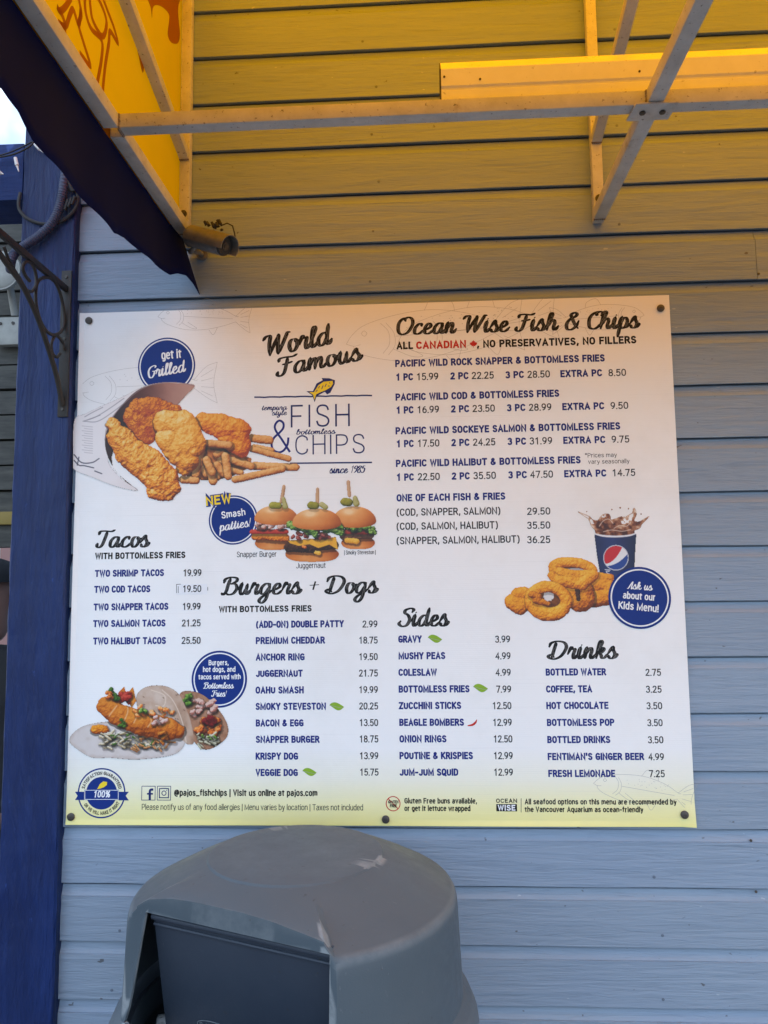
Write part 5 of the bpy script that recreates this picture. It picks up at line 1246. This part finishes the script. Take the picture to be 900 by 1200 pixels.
# ------------------------------------------------------------------ strip light on the purlin
fx0 = 0.047; fx1 = 1.22; fy = PYc + 0.0155; fz = RZ + TB + 0.003
fix = thing('strip_light', ((fx0 + fx1) / 2, fy + 0.05, fz), 'unlit white fluorescent batten lying along the awning crossbar', 'light fixture')
prof = [(fy, fz), (fy, fz + 0.034), (fy + 0.003, fz + 0.037), (fy + 0.003, fz + 0.041), (fy, fz + 0.044), (fy, fz + 0.078), (fy + 0.022, fz + 0.106), (fy + 0.036, fz + 0.106), (fy + 0.044, fz + 0.078), (fy + 0.044, fz)]
MB().prism(prof, 0, fx0 + 0.002, fx1 - 0.002).build('housing', mat_white_enamel, fix, 0.0008)
for x in (fx0, fx1 - 0.002):
    MB().prism(prof, 0, x, x + 0.002 if x == fx0 else x + 0.002).build('end_cap', mat_iron if x == fx0 else mat_white_enamel, fix)
for dx, dz in ((0.013, 0.012), (0.075, 0.054), (0.115, 0.077), (0.37, 0.055), (0.008, 0.062)):
    MB().tube([(fx0 + dx, fy + (0.0005 if dz < 0.07 else 0.002), fz + dz), (fx0 + dx, fy - 0.0012 + (0.0 if dz < 0.07 else 0.002), fz + dz)], 0.0022, 8).build('screw', mat_bolt, fix)
# ------------------------------------------------------------------ security camera under the awning's corner
sc_ = thing('security_camera', (-0.53, WY, 2.45), 'small bullet security camera below the left corner of the yellow awning', 'camera')
S0 = Vector(at(222, 277, 1, -0.075)); S1 = Vector(at(262, 288, 1, -0.125)); dv = (S1 - S0).normalized()
sd = dv.cross(Vector((0, 0, 1))).normalized(); ud = sd.cross(dv)
MB().tube([S0, S0 + dv * 0.004, S1 - dv * 0.004, S1], [0.019, 0.0235, 0.0235, 0.0235], 20).build('camera_body', mat_cam, sc_, smooth=True)
m = MB(); n = 14; vs = []; fs = []
for i, q_ in enumerate((S0 + dv * 0.01, S1 + dv * 0.022)):
    for r_ in (0.0262, 0.0280):
        for k in range(n + 1):
            a = R(-25) + R(230) * k / n; vs.append(q_ + sd * math.cos(a) * r_ + ud * math.sin(a) * r_)
w_ = n + 1
for k in range(n):
    fs += [(k, k + 1, 2 * w_ + k + 1, 2 * w_ + k), (w_ + k, 3 * w_ + k, 3 * w_ + k + 1, w_ + k + 1), (k, w_ + k, w_ + k + 1, k + 1), (2 * w_ + k, 2 * w_ + k + 1, 3 * w_ + k + 1, 3 * w_ + k)]
fs += [(0, 2 * w_, 3 * w_, w_), (n, w_ + n, 3 * w_ + n, 2 * w_ + n)]
m.add(vs, fs); m.build('sun_hood', mat_cam, sc_, smooth=True)
fr = MB().tube([S1 + dv * 0.0005, S1 + dv * 0.006], [0.0230, 0.0205], 20).build('front_ring', mat_rubber, sc_, smooth=True)
MB().tube([S1 + dv * 0.006, S1 + dv * 0.008], 0.0095, 16).tube([S1 + dv * 0.008, S1 + dv * 0.0095], 0.0055, 12).build('lens', mat_bolt, fr, smooth=True)
MB().tube([S0 + dv * 0.03 - ud * 0.02, S0 + dv * 0.02 - ud * 0.034, (-0.530, -0.045, 2.415), (-0.530, WY - 0.001, 2.418)], 0.006, 10).build('mount_arm', mat_cam, sc_, smooth=True)
MB().tube([(-0.530, WY - 0.006, 2.418), (-0.530, WY + 0.001, 2.418)], 0.014, 18).build('mount_base', mat_cam, sc_, smooth=True)
rg = random.Random(9)
m = MB()
base = S0 + dv * 0.075 + ud * 0.035
for i in range(9):
    p = base + Vector((rg.uniform(-.018, .018), rg.uniform(-.008, .008), rg.uniform(-.005, .012)))
    m.tube([p, p + Vector((rg.uniform(-.006, .006), rg.uniform(-.006, .006), rg.uniform(.003, .012)))], [rg.uniform(.003, .0055), .0028], 7)
m.tube([base + Vector((.012, 0, .004)), base + Vector((.028, 0, .010)), base + Vector((.040, .002, .004)), base + Vector((.044, .006, -.012)), base + Vector((.044, .02, -.03))], 0.0016, 7)
m.tube([base + Vector((-.004, 0, -.006)), base + Vector((-.01, .02, -.02)), (-0.515, -0.03, 2.44)], 0.0022, 7)
m.build('cable_connectors', mat_rubber, sc_, smooth=True)

# ------------------------------------------------------------------ ironwork on the post
BX = float(at(76, 400, 1, PY0 - 0.003)[0])
def br(px, py):
    p = at(px, py, 0, BX); return Vector((BX, min(float(p[1]), PY0 - 0.008), float(p[2])))
brk = thing('basket_bracket', (BX, PY0, 2.05), 'dark wrought iron scroll bracket screwed to the blue post', 'bracket')
zt_ = float(at(76, 318, 1, PY0)[2]); zb_ = float(at(74, 489, 1, PY0)[2])
MB().box((BX - 0.0125, PY0 - 0.005, zb_), (BX + 0.0125, PY0 + 0.0005, zt_)).build('back_plate', mat_iron, brk, 0.0012)
def out(px, py): p = br(px, py); return p
arm_in = br(78, 339); arm_in.y = PY0 - 0.005
arm_z = arm_in.z
MB().bar((BX, PY0 - 0.005, arm_z), (BX, -0.52, arm_z + 0.004), 0.010, 0.014).build('top_arm', mat_iron, brk, 0.001)
MB().tube([(BX, -0.52, arm_z + 0.004), (BX, -0.535, arm_z + 0.0), (BX, -0.545, arm_z + 0.012), (BX, -0.538, arm_z + 0.024)], 0.004, 8).build('hook', mat_iron, brk, smooth=True)
def crv(name, pts, r):
    q = catmull([tuple(p) for p in pts], 7)
    MB().tube(q, r, 8).build(name, mat_iron, brk, smooth=True)
def flat3(pts): return [br(*p) for p in pts]
crv('curved_strut', [(BX, PY0 - 0.006, zb_ + 0.028)] + flat3([(66, 440), (55, 403), (42, 367), (26, 334), (8, 309)]) + [(BX, -0.44, arm_z - 0.006)], 0.0062)
Z = lambda x, y: (x / 4.446, 230 + y / 4.446)
# large oval, small oval and the curl
crv('scroll', flat3([Z(258, 425), Z(200, 440), Z(185, 520), Z(200, 620), Z(240, 700), Z(290, 722), Z(330, 680), Z(330, 580), Z(300, 470), Z(258, 425)]), 0.0040)
crv('scroll', flat3([Z(330, 800), Z(325, 760), Z(292, 725), Z(268, 765), Z(272, 815), Z(295, 838), Z(312, 820)]), 0.0038)
crv('scroll', flat3([Z(155, 442), Z(130, 410), Z(118, 370), Z(135, 342), Z(165, 352), Z(185, 400), Z(188, 460), Z(165, 495), Z(140, 490)]), 0.0038)
crv('scroll', flat3([Z(20, 262), Z(45, 330), Z(80, 392), Z(105, 430)]), 0.0036)
for py in (325.5, 398, 480):
    z = float(at(76, py, 1, PY0)[2])
    MB().tube([(BX, PY0 - 0.0050, z), (BX, PY0 - 0.0075, z)], 0.0038, 8).build('screw', mat_bolt, brk)

# conduit, cable, string lights on the post
def onpost(px, py, y=-0.058):
    return tuple(float(v) for v in at(px, py, 1, y))
cp = catmull([onpost(80, 150), onpost(78, 190), onpost(74, 222), onpost(70, 242), onpost(62, 260), onpost(48, 275), onpost(32, 286), onpost(18, 296), onpost(13, 306), (onpost(12, 316, 0.0))], 30)
q = []; rr = []
for i, p in enumerate(cp): q.append(p); rr.append(0.0108 + (0.0008 if i % 4 < 2 else -0.0006))
m = MB(); m.tube(q, rr, 12); o = m.build('flexible_conduit', mat_conduit, None, smooth=True)
tag(o, 'thick ribbed conduit curling across the top of the blue post', 'conduit')
sp = at(71, 238, 1, -0.058)
m = MB(); m.tube([onpost(88, 140, -.07), onpost(86, 170, -.065), onpost(78, 208), onpost(85, 224), onpost(92, 222, -.055)], 0.004, 8)
q = catmull([onpost(80, 222, -.052), onpost(90, 226, -.05), onpost(90, 240, -.05), onpost(82, 252, -.05), onpost(68, 261, -.05), onpost(48, 262, -.05), onpost(32, 256, -.05), onpost(23, 246, -.05), onpost(22, 236, -.05), onpost(24, 226, -.045)], 8)
m.tube(q, 0.0042, 8)
for dx in (76, 80, 84): m.tube([onpost(dx, 246 - (dx - 76) * .8, -.056), onpost(dx + 4, 234 - (dx - 76) * .5, -.058)], 0.0045, 7)
tag(m.build('black_cable', mat_rubber, None, smooth=True), 'thin black cable looped behind the conduit on the blue post', 'cable')
sl_ = thing('string_lights', (-1.0, -0.05, 2.65), 'dark string light cord with small white bulbs draped over the beam', 'string lights')
m = MB()
m.tube(catmull([onpost(-120, 175, -.055), onpost(-40, 190, -.055), onpost(0, 184, -.055), onpost(18, 180, -.055), onpost(34, 172, -.055), onpost(41, 163, -.055), onpost(40, 150, -.055), onpost(30, 100, -.055)], 8), 0.0022, 7)
m.tube(catmull([onpost(-60, 196, -.052), onpost(0, 182, -.052), onpost(20, 175, -.052), onpost(38, 166, -.052)], 8), 0.0018, 7)
m.build('cord', mat_rubber, sl_, smooth=True)
for (x0, y0), (x1, y1), (x2, y2) in (((18, 185), (20, 194), (22, 201)), ((41, 169), (47, 175), (51, 179)), ((-6, 200), (1, 203), (4, 204)), ((-60, 196), (-62, 206), (-63, 212))):
    a, b, c = onpost(x0, y0, -.058), onpost(x1, y1, -.06), onpost(x2, y2, -.061)
    s_ = MB().tube([a, b], [0.0042, 0.0048], 9).build('bulb_socket', mat_white_enamel, sl_, smooth=True)
    MB().tube([b, c], [0.003, 0.0012], 8).build('bulb', mat_white_enamel, s_, smooth=True)

# ------------------------------------------------------------------ rubbish bin
BC = Vector((-0.246, -0.333, 0)); RS = 0.292; PH = R(247.5); DC = 0.216
NV = Vector((math.cos(PH), math.sin(PH), 0)); UV = Vector((-math.sin(PH), math.cos(PH), 0))      # cut plane's normal and width direction
bin_ = thing('rubbish_bin', (BC.x, BC.y, 0), 'round grey plastic bin with domed lid and push door below the menu board', 'bin')
TZ = 1.110; TS = 1.100
RC = 0.284
lidprof = [(0.0, TZ + 0.004), (0.06, TZ + 0.0038), (0.12, TZ + 0.0028), (0.155, TZ + 0.0012), (0.1605, TZ), (0.1635, TZ - 0.0035)]
lidprof += [(0.165 + (RC - 0.165) * f, TZ - 0.0045 - 0.054 * f ** 1.15) for f in (0.1, 0.22, 0.35, 0.48, 0.6, 0.7, 0.79, 0.87, 0.94, 1.0)]
NCONE = len(lidprof)
lidprof += [(0.2905, TS - 0.0525), (0.2950, TS - 0.0590), (0.2972, TS - 0.068), (0.2985, TS - 0.085), (0.300, TS - 0.12), (0.303, TS - 0.185), (0.3035, TS - 0.200), (0.305, TS - 0.224), (0.320, TS - 0.240), (0.330, TS - 0.262), (0.332, TS - 0.275), (0.332, TS - 0.30)]
NA = 240
def brow(u):
    return float(np.interp(u, [-0.205, -0.185, -0.160, -0.110, -0.055, 0.037, 0.092, 0.142, 0.195, 0.206], [1.046, 1.062, 1.077, 1.086, 1.0885, 1.087, 1.083, 1.076, 1.068, 1.064]))
def conez(r):
    f = max(0, min(1, (r - 0.165) / (RC - 0.165))); return TZ - 0.0045 - 0.054 * f ** 1.15
bm = bmesh.new(); rings = []
for ri, (r_, z_) in enumerate(lidprof):
    if r_ == 0: rings.append([bm.verts.new((BC.x, BC.y, z_))]); continue
    ring_ = []
    for k in range(NA):
        a = 2 * math.pi * k / NA; ca = math.cos(a - PH); rc = DC / ca if ca > 0.3 else 9
        r2, z2 = r_, z_
        if rc < RC + 0.012:                       # inside the flat front's span
            u = rc * math.sin(a - PH); zb = brow(u)
            edge = min(1, max(0, (RC + 0.012 - rc) / 0.012))
            if ri >= 6 and ri < NCONE:
                f = (r_ - 0.165) / (RC - 0.165); re = min(rc, RC); r2 = 0.165 + (re - 0.165) * f
                w_ = f * f * (3 - 2 * f); z2 = conez(r2) + (zb - conez(re)) * w_ * edge
            elif ri >= NCONE:
                fl = max(0, min(1, (z_ - (TS - 0.19)) / 0.139)); r2 = min(r_, rc + 0.010 * max(0, (TS - 0.06 - z_) / 0.2)); z2 = z_ + (zb - conez(min(rc, RC))) * max(0, min(1, (z_ - (TS - 0.12)) / 0.07)) * edge
                out_ = max(0, min(1, (TS - 0.195 - z_) / 0.04)); r2 = r2 * (1 - out_) + r_ * out_
        ring_.append(bm.verts.new((BC.x + r2 * math.cos(a), BC.y + r2 * math.sin(a), z2)))
    rings.append(ring_)
# finer shoulder rows come from subdividing along the profile
for i in range(len(rings) - 1):
    A, B_ = rings[i], rings[i + 1]
    for k in range(NA):
        k2 = (k + 1) % NA
        if len(A) == 1: bm.faces.new((A[0], B_[k], B_[k2]))
        else: bm.faces.new((A[k], B_[k], B_[k2], A[k2]))
bmesh.ops.recalc_face_normals(bm, faces=bm.faces)
inner = bmesh.ops.duplicate(bm, geom=bm.faces[:])
nv = [g for g in inner['geom'] if isinstance(g, bmesh.types.BMVert)]; nf = [g for g in inner['geom'] if isinstance(g, bmesh.types.BMFace)]
cz = Vector((BC.x, BC.y, 0.75))
for v in nv:
    h = Vector((v.co.x - BC.x, v.co.y - BC.y, 0)); L = h.length
    if L > 1e-6: v.co -= h.normalized() * min(0.006, L * 0.5)
    v.co.z -= 0.006 if v.co.z > TZ - 0.07 else 0.0
bmesh.ops.reverse_faces(bm, faces=nf)
bot_o = rings[-1]; bot_i = sorted([v for v in nv if abs(v.co.z - lidprof[-1][1]) < 1e-5], key=lambda v: math.atan2(v.co.y - BC.y, v.co.x - BC.x) % (2 * math.pi))
for k in range(NA):
    bm.faces.new((bot_o[k], bot_i[k], bot_i[(k + 1) % NA], bot_o[(k + 1) % NA]))
bmesh.ops.recalc_face_normals(bm, faces=bm.faces)
me = bpy.data.meshes.new('dome_lid'); bm.to_mesh(me); bm.free(); me.materials.append(mat_bin)
lid = link('dome_lid', me, None)
# opening cut out of the flat front
def F(u, d, z): return Vector((BC.x, BC.y, 0)) + UV * u + NV * d + Vector((0, 0, z))
OT = 1.0555; OB = 0.878
cut = MB(); vs = []
for d in (DC - 0.05, DC + 0.09):
    vs += [F(-0.164, d, OT), F(0.1935, d, OT - 0.002), F(0.1935, d, OB), F(-0.196, d, OB)]
cut.add(vs, [(0, 1, 2, 3), (7, 6, 5, 4), (0, 4, 5, 1), (1, 5, 6, 2), (2, 6, 7, 3), (3, 7, 4, 0)])
co = cut.build('cutter', mat_bin)
bo = lid.modifiers.new('opening', 'BOOLEAN'); bo.operation = 'DIFFERENCE'; bo.object = co; bo.solver = 'EXACT'
dg = bpy.context.evaluated_depsgraph_get(); me2 = bpy.data.meshes.new_from_object(lid.evaluated_get(dg)); lid.modifiers.clear()
old = lid.data; lid.data = me2; me2.name = 'dome_lid'
bpy.data.objects.remove(co); 
lid.parent = bin_; me2.transform(Matrix.Translation(-bin_.location)); lid.location = (0, 0, 0)
me2.polygons.foreach_set('use_smooth', [True] * len(me2.polygons)); me2.set_sharp_from_angle(angle=R(24))
bv = lid.modifiers.new('soft_edges', 'BEVEL'); bv.width = 0.0022; bv.segments = 2; bv.limit_method = 'ANGLE'; bv.angle_limit = R(32)
# door, hung inside the opening and leaning in at the bottom
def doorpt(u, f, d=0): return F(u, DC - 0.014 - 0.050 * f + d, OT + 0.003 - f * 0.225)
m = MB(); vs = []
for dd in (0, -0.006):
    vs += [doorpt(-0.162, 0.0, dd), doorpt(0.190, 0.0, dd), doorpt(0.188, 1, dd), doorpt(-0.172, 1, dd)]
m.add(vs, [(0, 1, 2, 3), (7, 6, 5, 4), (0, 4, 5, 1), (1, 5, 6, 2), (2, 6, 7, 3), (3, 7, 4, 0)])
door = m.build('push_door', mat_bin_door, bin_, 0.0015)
m = MB(); m.tube([doorpt(-0.161, 0.06, 0.003), doorpt(0.188, 0.06, 0.003)], 0.0055, 10); m.tube([doorpt(-0.162, 0.125, 0.001), doorpt(0.188, 0.125, 0.001)], 0.003, 8)
m.build('door_rib', mat_bin_door, door, smooth=True)
m = MB()
m.tube([doorpt(-0.062 + 0.036 * math.cos(a), 0.86 + 0.045 * math.sin(a), 0.0006) for a in [2 * math.pi * i / 28 for i in range(29)]], 0.0007, 5)
st, w = layout('Rubbermaid', 'sans', 0.2)
for sm_, pts in st:
    q2 = catmull(pts, 4) if sm_ else pts
    m.tube([doorpt(-0.092 + x / w * 0.060, 0.875 - y * 0.030, 0.0006) for x, y in q2], 0.0005, 4)
m.build('embossed_mark', mat_bin, door)
# body below the lid
bodyprof = [(0.225, 0.0), (0.232, 0.012), (0.285, 0.76), (0.297, 0.765), (0.300, 0.80), (0.298, 0.845), (0.288, 0.848), (0.286, 0.80)]
m = MB(); n = 72; vs = [(BC.x + r_ * math.cos(2 * math.pi * k / n), BC.y + r_ * math.sin(2 * math.pi * k / n), z_) for r_, z_ in bodyprof for k in range(n)]
fs = [(i * n + k, i * n + (k + 1) % n, (i + 1) * n + (k + 1) % n, (i + 1) * n + k) for i in range(len(bodyprof) - 1) for k in range(n)] + [tuple(range(n))]
m.add(vs, fs); m.build('bin_body', mat_bin_plain, bin_, smooth=True)
for s in (-1, 1):
    c_ = BC + UV * s * 0.292
    MB().tube([c_ + NV * -0.05 + Vector((0, 0, 0.66)), c_ + UV * s * 0.03 + NV * -0.045 + Vector((0, 0, 0.655)), c_ + UV * s * 0.03 + NV * 0.045 + Vector((0, 0, 0.655)), c_ + NV * 0.05 + Vector((0, 0, 0.66))], 0.011, 10).build('handle', mat_bin_plain, bin_, smooth=True)
# crumpled liner bag showing in the opening
t = NT('white_bag'); a = t.noise(t.vec(), 40, 4, .6); mat_bag = t.done((0.75, 0.75, 0.74), 0.35, t.bump(a, .8, .01))
t = NT('dark_void'); 
bm = bmesh.new(); bmesh.ops.create_icosphere(bm, subdivisions=4, radius=1)
for v in bm.verts:
    nz = math.sin(v.co.x * 7) * math.cos(v.co.y * 9 + v.co.z * 5) * 0.12 + math.sin(v.co.z * 17 + v.co.x * 11) * 0.05
    v.co = v.co * (1 + nz); v.co = Vector((v.co.x * 0.10, v.co.y * 0.07, v.co.z * 0.05)) + F(-0.13, DC - 0.10, OB - 0.078)
me = bpy.data.meshes.new('bin_liner'); bm.to_mesh(me); bm.free(); me.materials.append(mat_bag)
me.polygons.foreach_set('use_smooth', [True] * len(me.polygons)); link('bin_liner', me, bin_)

# ------------------------------------------------------------------ what stands beyond the post, left
t = NT('weathered_grey_wood'); g = t.noise(t.vec((0.15, 1, 1), rand=True), 40, 5, .65); c = t.mix(t.ramp(g, [(.3, (0, 0, 0)), (.7, (1, 1, 1))]), (0.045, 0.043, 0.038), (0.11, 0.105, 0.09)); mat_grey_wood = t.done(c, .75, t.bump(g, .5, .003))
RY = 1.55
shed = thing('rear_kiosk', (-2.6, RY, 0), 'weathered grey slatted kiosk front seen past the left side of the post', 'kiosk')
zs_ = [float(at(5, p, 1, RY)[2]) for p in (262, 285, 322, 352, 388, 425, 455, 480, 510, 540, 562)]
z = 3.36
k = 0
while z > 1.96:
    h = 0.118
    MB().box((-4.6, RY + 0.01 * (k % 2), z - h), (-1.35, RY + 0.045, z - 0.010)).build('slat', mat_grey_wood, shed); z -= h; k += 1
MB().box((-4.6, RY + 0.047, 1.96), (-1.35, RY + 0.09, 3.37)).build('backing', mat_grey_wood, shed)
t = NT('old_yellow_trim'); mat_trim = t.done((0.32, 0.22, 0.05), .6)
MB().box((-4.6, RY - 0.03, 1.90), (-1.35, RY + 0.09, 1.958)).build('trim_board', mat_trim, shed, .003)
MB().box((-4.6, RY - 0.01, 1.80), (-1.35, RY + 0.07, 1.898)).build('lintel', mat_grey_wood, shed, .003)
MB().box((-1.42, RY - 0.01, 0), (-1.34, RY + 0.07, 1.798)).build('jamb', mat_grey_wood, shed, .003)
MB().box((-4.6, RY - 0.12, 0.0), (-1.425, RY + 0.05, 1.10)).build('counter', mat_white_enamel, shed, .003)
# round flood lamp
lp = at(2, 318, 1, RY - 0.16)
lamp = thing('flood_lamp', (float(lp[0]), RY - 0.02, float(lp[2])), 'round white outdoor lamp on the grey kiosk beyond the post', 'lamp')
c0 = Vector((float(lp[0]), RY - 0.16, float(lp[2])))
MB().tube([c0 + Vector((0, .05, 0)), c0 + Vector((0, 0.01, 0)), c0 + Vector((0, -0.012, 0))], [0.045, 0.088, 0.090], 28).build('lamp_shell', mat_oldwhite, lamp, smooth=True)
MB().tube([c0 + Vector((0, -0.0125, 0)), c0 + Vector((0, -0.018, 0)), c0 + Vector((0, -0.022, 0))], [0.083, 0.075, 0.03], 28).build('lamp_glass', mat_oldwhite, lamp, smooth=True)
MB().tube([c0 + Vector((0, .05, 0)), c0 + Vector((0, .08, -.06)), c0 + Vector((0.0, .12, -.16))], 0.016, 10).build('lamp_arm', mat_oldwhite, lamp, smooth=True)
MB().box((c0.x - .10, RY - .05, c0.z - .30), (c0.x + .09, RY - .012, c0.z - .17)).build('junction_box', mat_oldwhite, lamp, .004)
for dx in (-.06, 0.0, .06): MB().tube([(c0.x + dx, RY - .05, c0.z - .2), (c0.x + dx, RY - .056, c0.z - .2)], .007, 8).build('bolt', mat_bolt, lamp)
# fence with pale red boards in the far daylight
t = NT('pale_red_board'); mat_pr = t.done((0.50, 0.27, 0.24), .7); t = NT('pale_white_board'); mat_pw = t.done((0.75, 0.74, 0.72), .7)
fen = thing('far_fence', (-4, 4.2, 0), 'sunlit red and white board fence far beyond the post', 'fence')
x = -6.0; k = 0
while x < -1.7:
    MB().box((x, 4.2, 0.0), (x + 0.10, 4.23, 2.25)).build('board', mat_pr if k % 2 else mat_pw, fen); x += 0.112; k += 1

# customer in black seen at the very edge
def skin(name, verts, edges, radii, mat, parent, sub=2):
    me = bpy.data.meshes.new(name); me.from_pydata(verts, edges, []); o = bpy.data.objects.new(name, me); COL.objects.link(o)
    md = o.modifiers.new('s', 'SKIN'); md.use_smooth_shade = True
    for i, r_ in enumerate(radii): me.skin_vertices[0].data[i].radius = r_ if isinstance(r_, tuple) else (r_, r_)
    me.skin_vertices[0].data[0].use_root = True
    sb = o.modifiers.new('u', 'SUBSURF'); sb.levels = sub; sb.render_levels = sub
    dg = bpy.context.evaluated_depsgraph_get(); m2 = bpy.data.meshes.new_from_object(o.evaluated_get(dg)); m2.materials.clear(); m2.materials.append(mat)
    bpy.data.objects.remove(o); m2.name = name
    m2.polygons.foreach_set('use_smooth', [True] * len(m2.polygons))
    return link(name, m2, parent)
t = NT('black_cloth'); a = t.noise(t.vec(), 60, 3, .6); mat_cloth = t.done((0.012, 0.012, 0.014), .85, t.bump(a, .3, .004))
t = NT('skin_tone'); mat_skin = t.done((0.26, 0.13, 0.09), .55)
hp = at(-9, 698, 1, 0.75)
px_, py_ = float(hp[0]), 0.75
hz = float(hp[2])
per = thing('person', (px_, py_, 0), 'person in black cap and black top standing beyond the post', 'person')
o_ = lambda x, y, z: (px_ + x, py_ + y, z)
g = hz - 1.64
V_ = [o_(0, 0, .95), o_(0, 0, 1.15), o_(0, .01, 1.38 + g), o_(0, 0, 1.48 + g), o_(-.17, 0, 1.40 + g), o_(.17, 0, 1.40 + g), o_(-.22, -.02, 1.12 + g), o_(.22, -.02, 1.12 + g), o_(-.18, -.2, .98 + g), o_(.18, -.2, .98 + g), o_(-.1, 0, .88), o_(.1, 0, .88), o_(-.11, -.02, .48), o_(.11, -.02, .48), o_(-.11, .02, .1), o_(.11, .02, .1), o_(-.11, -.12, .04), o_(.11, -.12, .04)]
E_ = [(0, 1), (1, 2), (2, 3), (2, 4), (2, 5), (4, 6), (5, 7), (6, 8), (7, 9), (0, 10), (0, 11), (10, 12), (11, 13), (12, 14), (13, 15), (14, 16), (15, 17)]
skin('body', V_, E_, [(.15, .11), (.15, .11), (.15, .10), .06, .065, .065, .045, .045, .035, .035, .095, .095, .06, .06, .045, .045, .035, .035], mat_cloth, per)
hd = skin('head', [o_(0, 0, 1.47 + g), o_(0, -.005, 1.56 + g), o_(0, -.012, 1.64 + g), o_(0, 0, 1.73 + g)], [(0, 1), (1, 2), (2, 3)], [.05, (.066, .075), (.077, .095), (.06, .075)], mat_skin, per)
MB().prism([(px_ - .012, py_ - .10), (px_ + .012, py_ - .10), (px_ + .006, py_ - .125), (px_ - .006, py_ - .125)], 2, 1.60 + g, 1.64 + g).build('nose', mat_skin, hd, .004)
for s in (-1, 1):
    MB().tube([o_(s * .072, 0, 1.60 + g), o_(s * .082, .01, 1.64 + g), o_(s * .072, .015, 1.66 + g)], .012, 8).build('ear', mat_skin, hd, smooth=True)
    MB().tube([o_(s * .03, -.100, 1.65 + g), o_(s * .03, -.104, 1.65 + g)], .010, 10).build('eye', mat_rubber, hd)
    hnd = [o_(s * .18, -.2, .98 + g), o_(s * .175, -.27, .95 + g)]
    vs_ = hnd + [o_(s * (.15 + .018 * i), -.34 - .008 * (i % 3), .92 + g) for i in range(4)] + [o_(s * .135, -.27, .94 + g)]
    skin('hand', vs_, [(0, 1), (1, 2), (1, 3), (1, 4), (1, 5), (0, 6)], [.026, .03, .009, .009, .009, .008, .010], mat_skin, per, 1)
bm = bmesh.new(); bmesh.ops.create_uvsphere(bm, u_segments=20, v_segments=12, radius=1)
bmesh.ops.delete(bm, geom=[v for v in bm.verts if v.co.z < -0.05], context='VERTS')
for v in bm.verts: v.co = Vector((v.co.x * .094, v.co.y * .112, v.co.z * .085)) + Vector(o_(0, -.004, 1.685 + g))
me = bpy.data.meshes.new('cap'); bm.to_mesh(me); bm.free(); me.materials.append(mat_cloth); me.polygons.foreach_set('use_smooth', [True] * len(me.polygons)); cap_ = link('cap', me, per)
MB().prism([(px_ - .075, py_ - .08), (px_ - .06, py_ - .16), (px_, py_ - .185), (px_ + .06, py_ - .16), (px_ + .075, py_ - .08)], 2, 1.682 + g, 1.688 + g).build('cap_brim', mat_cloth, cap_, .001)
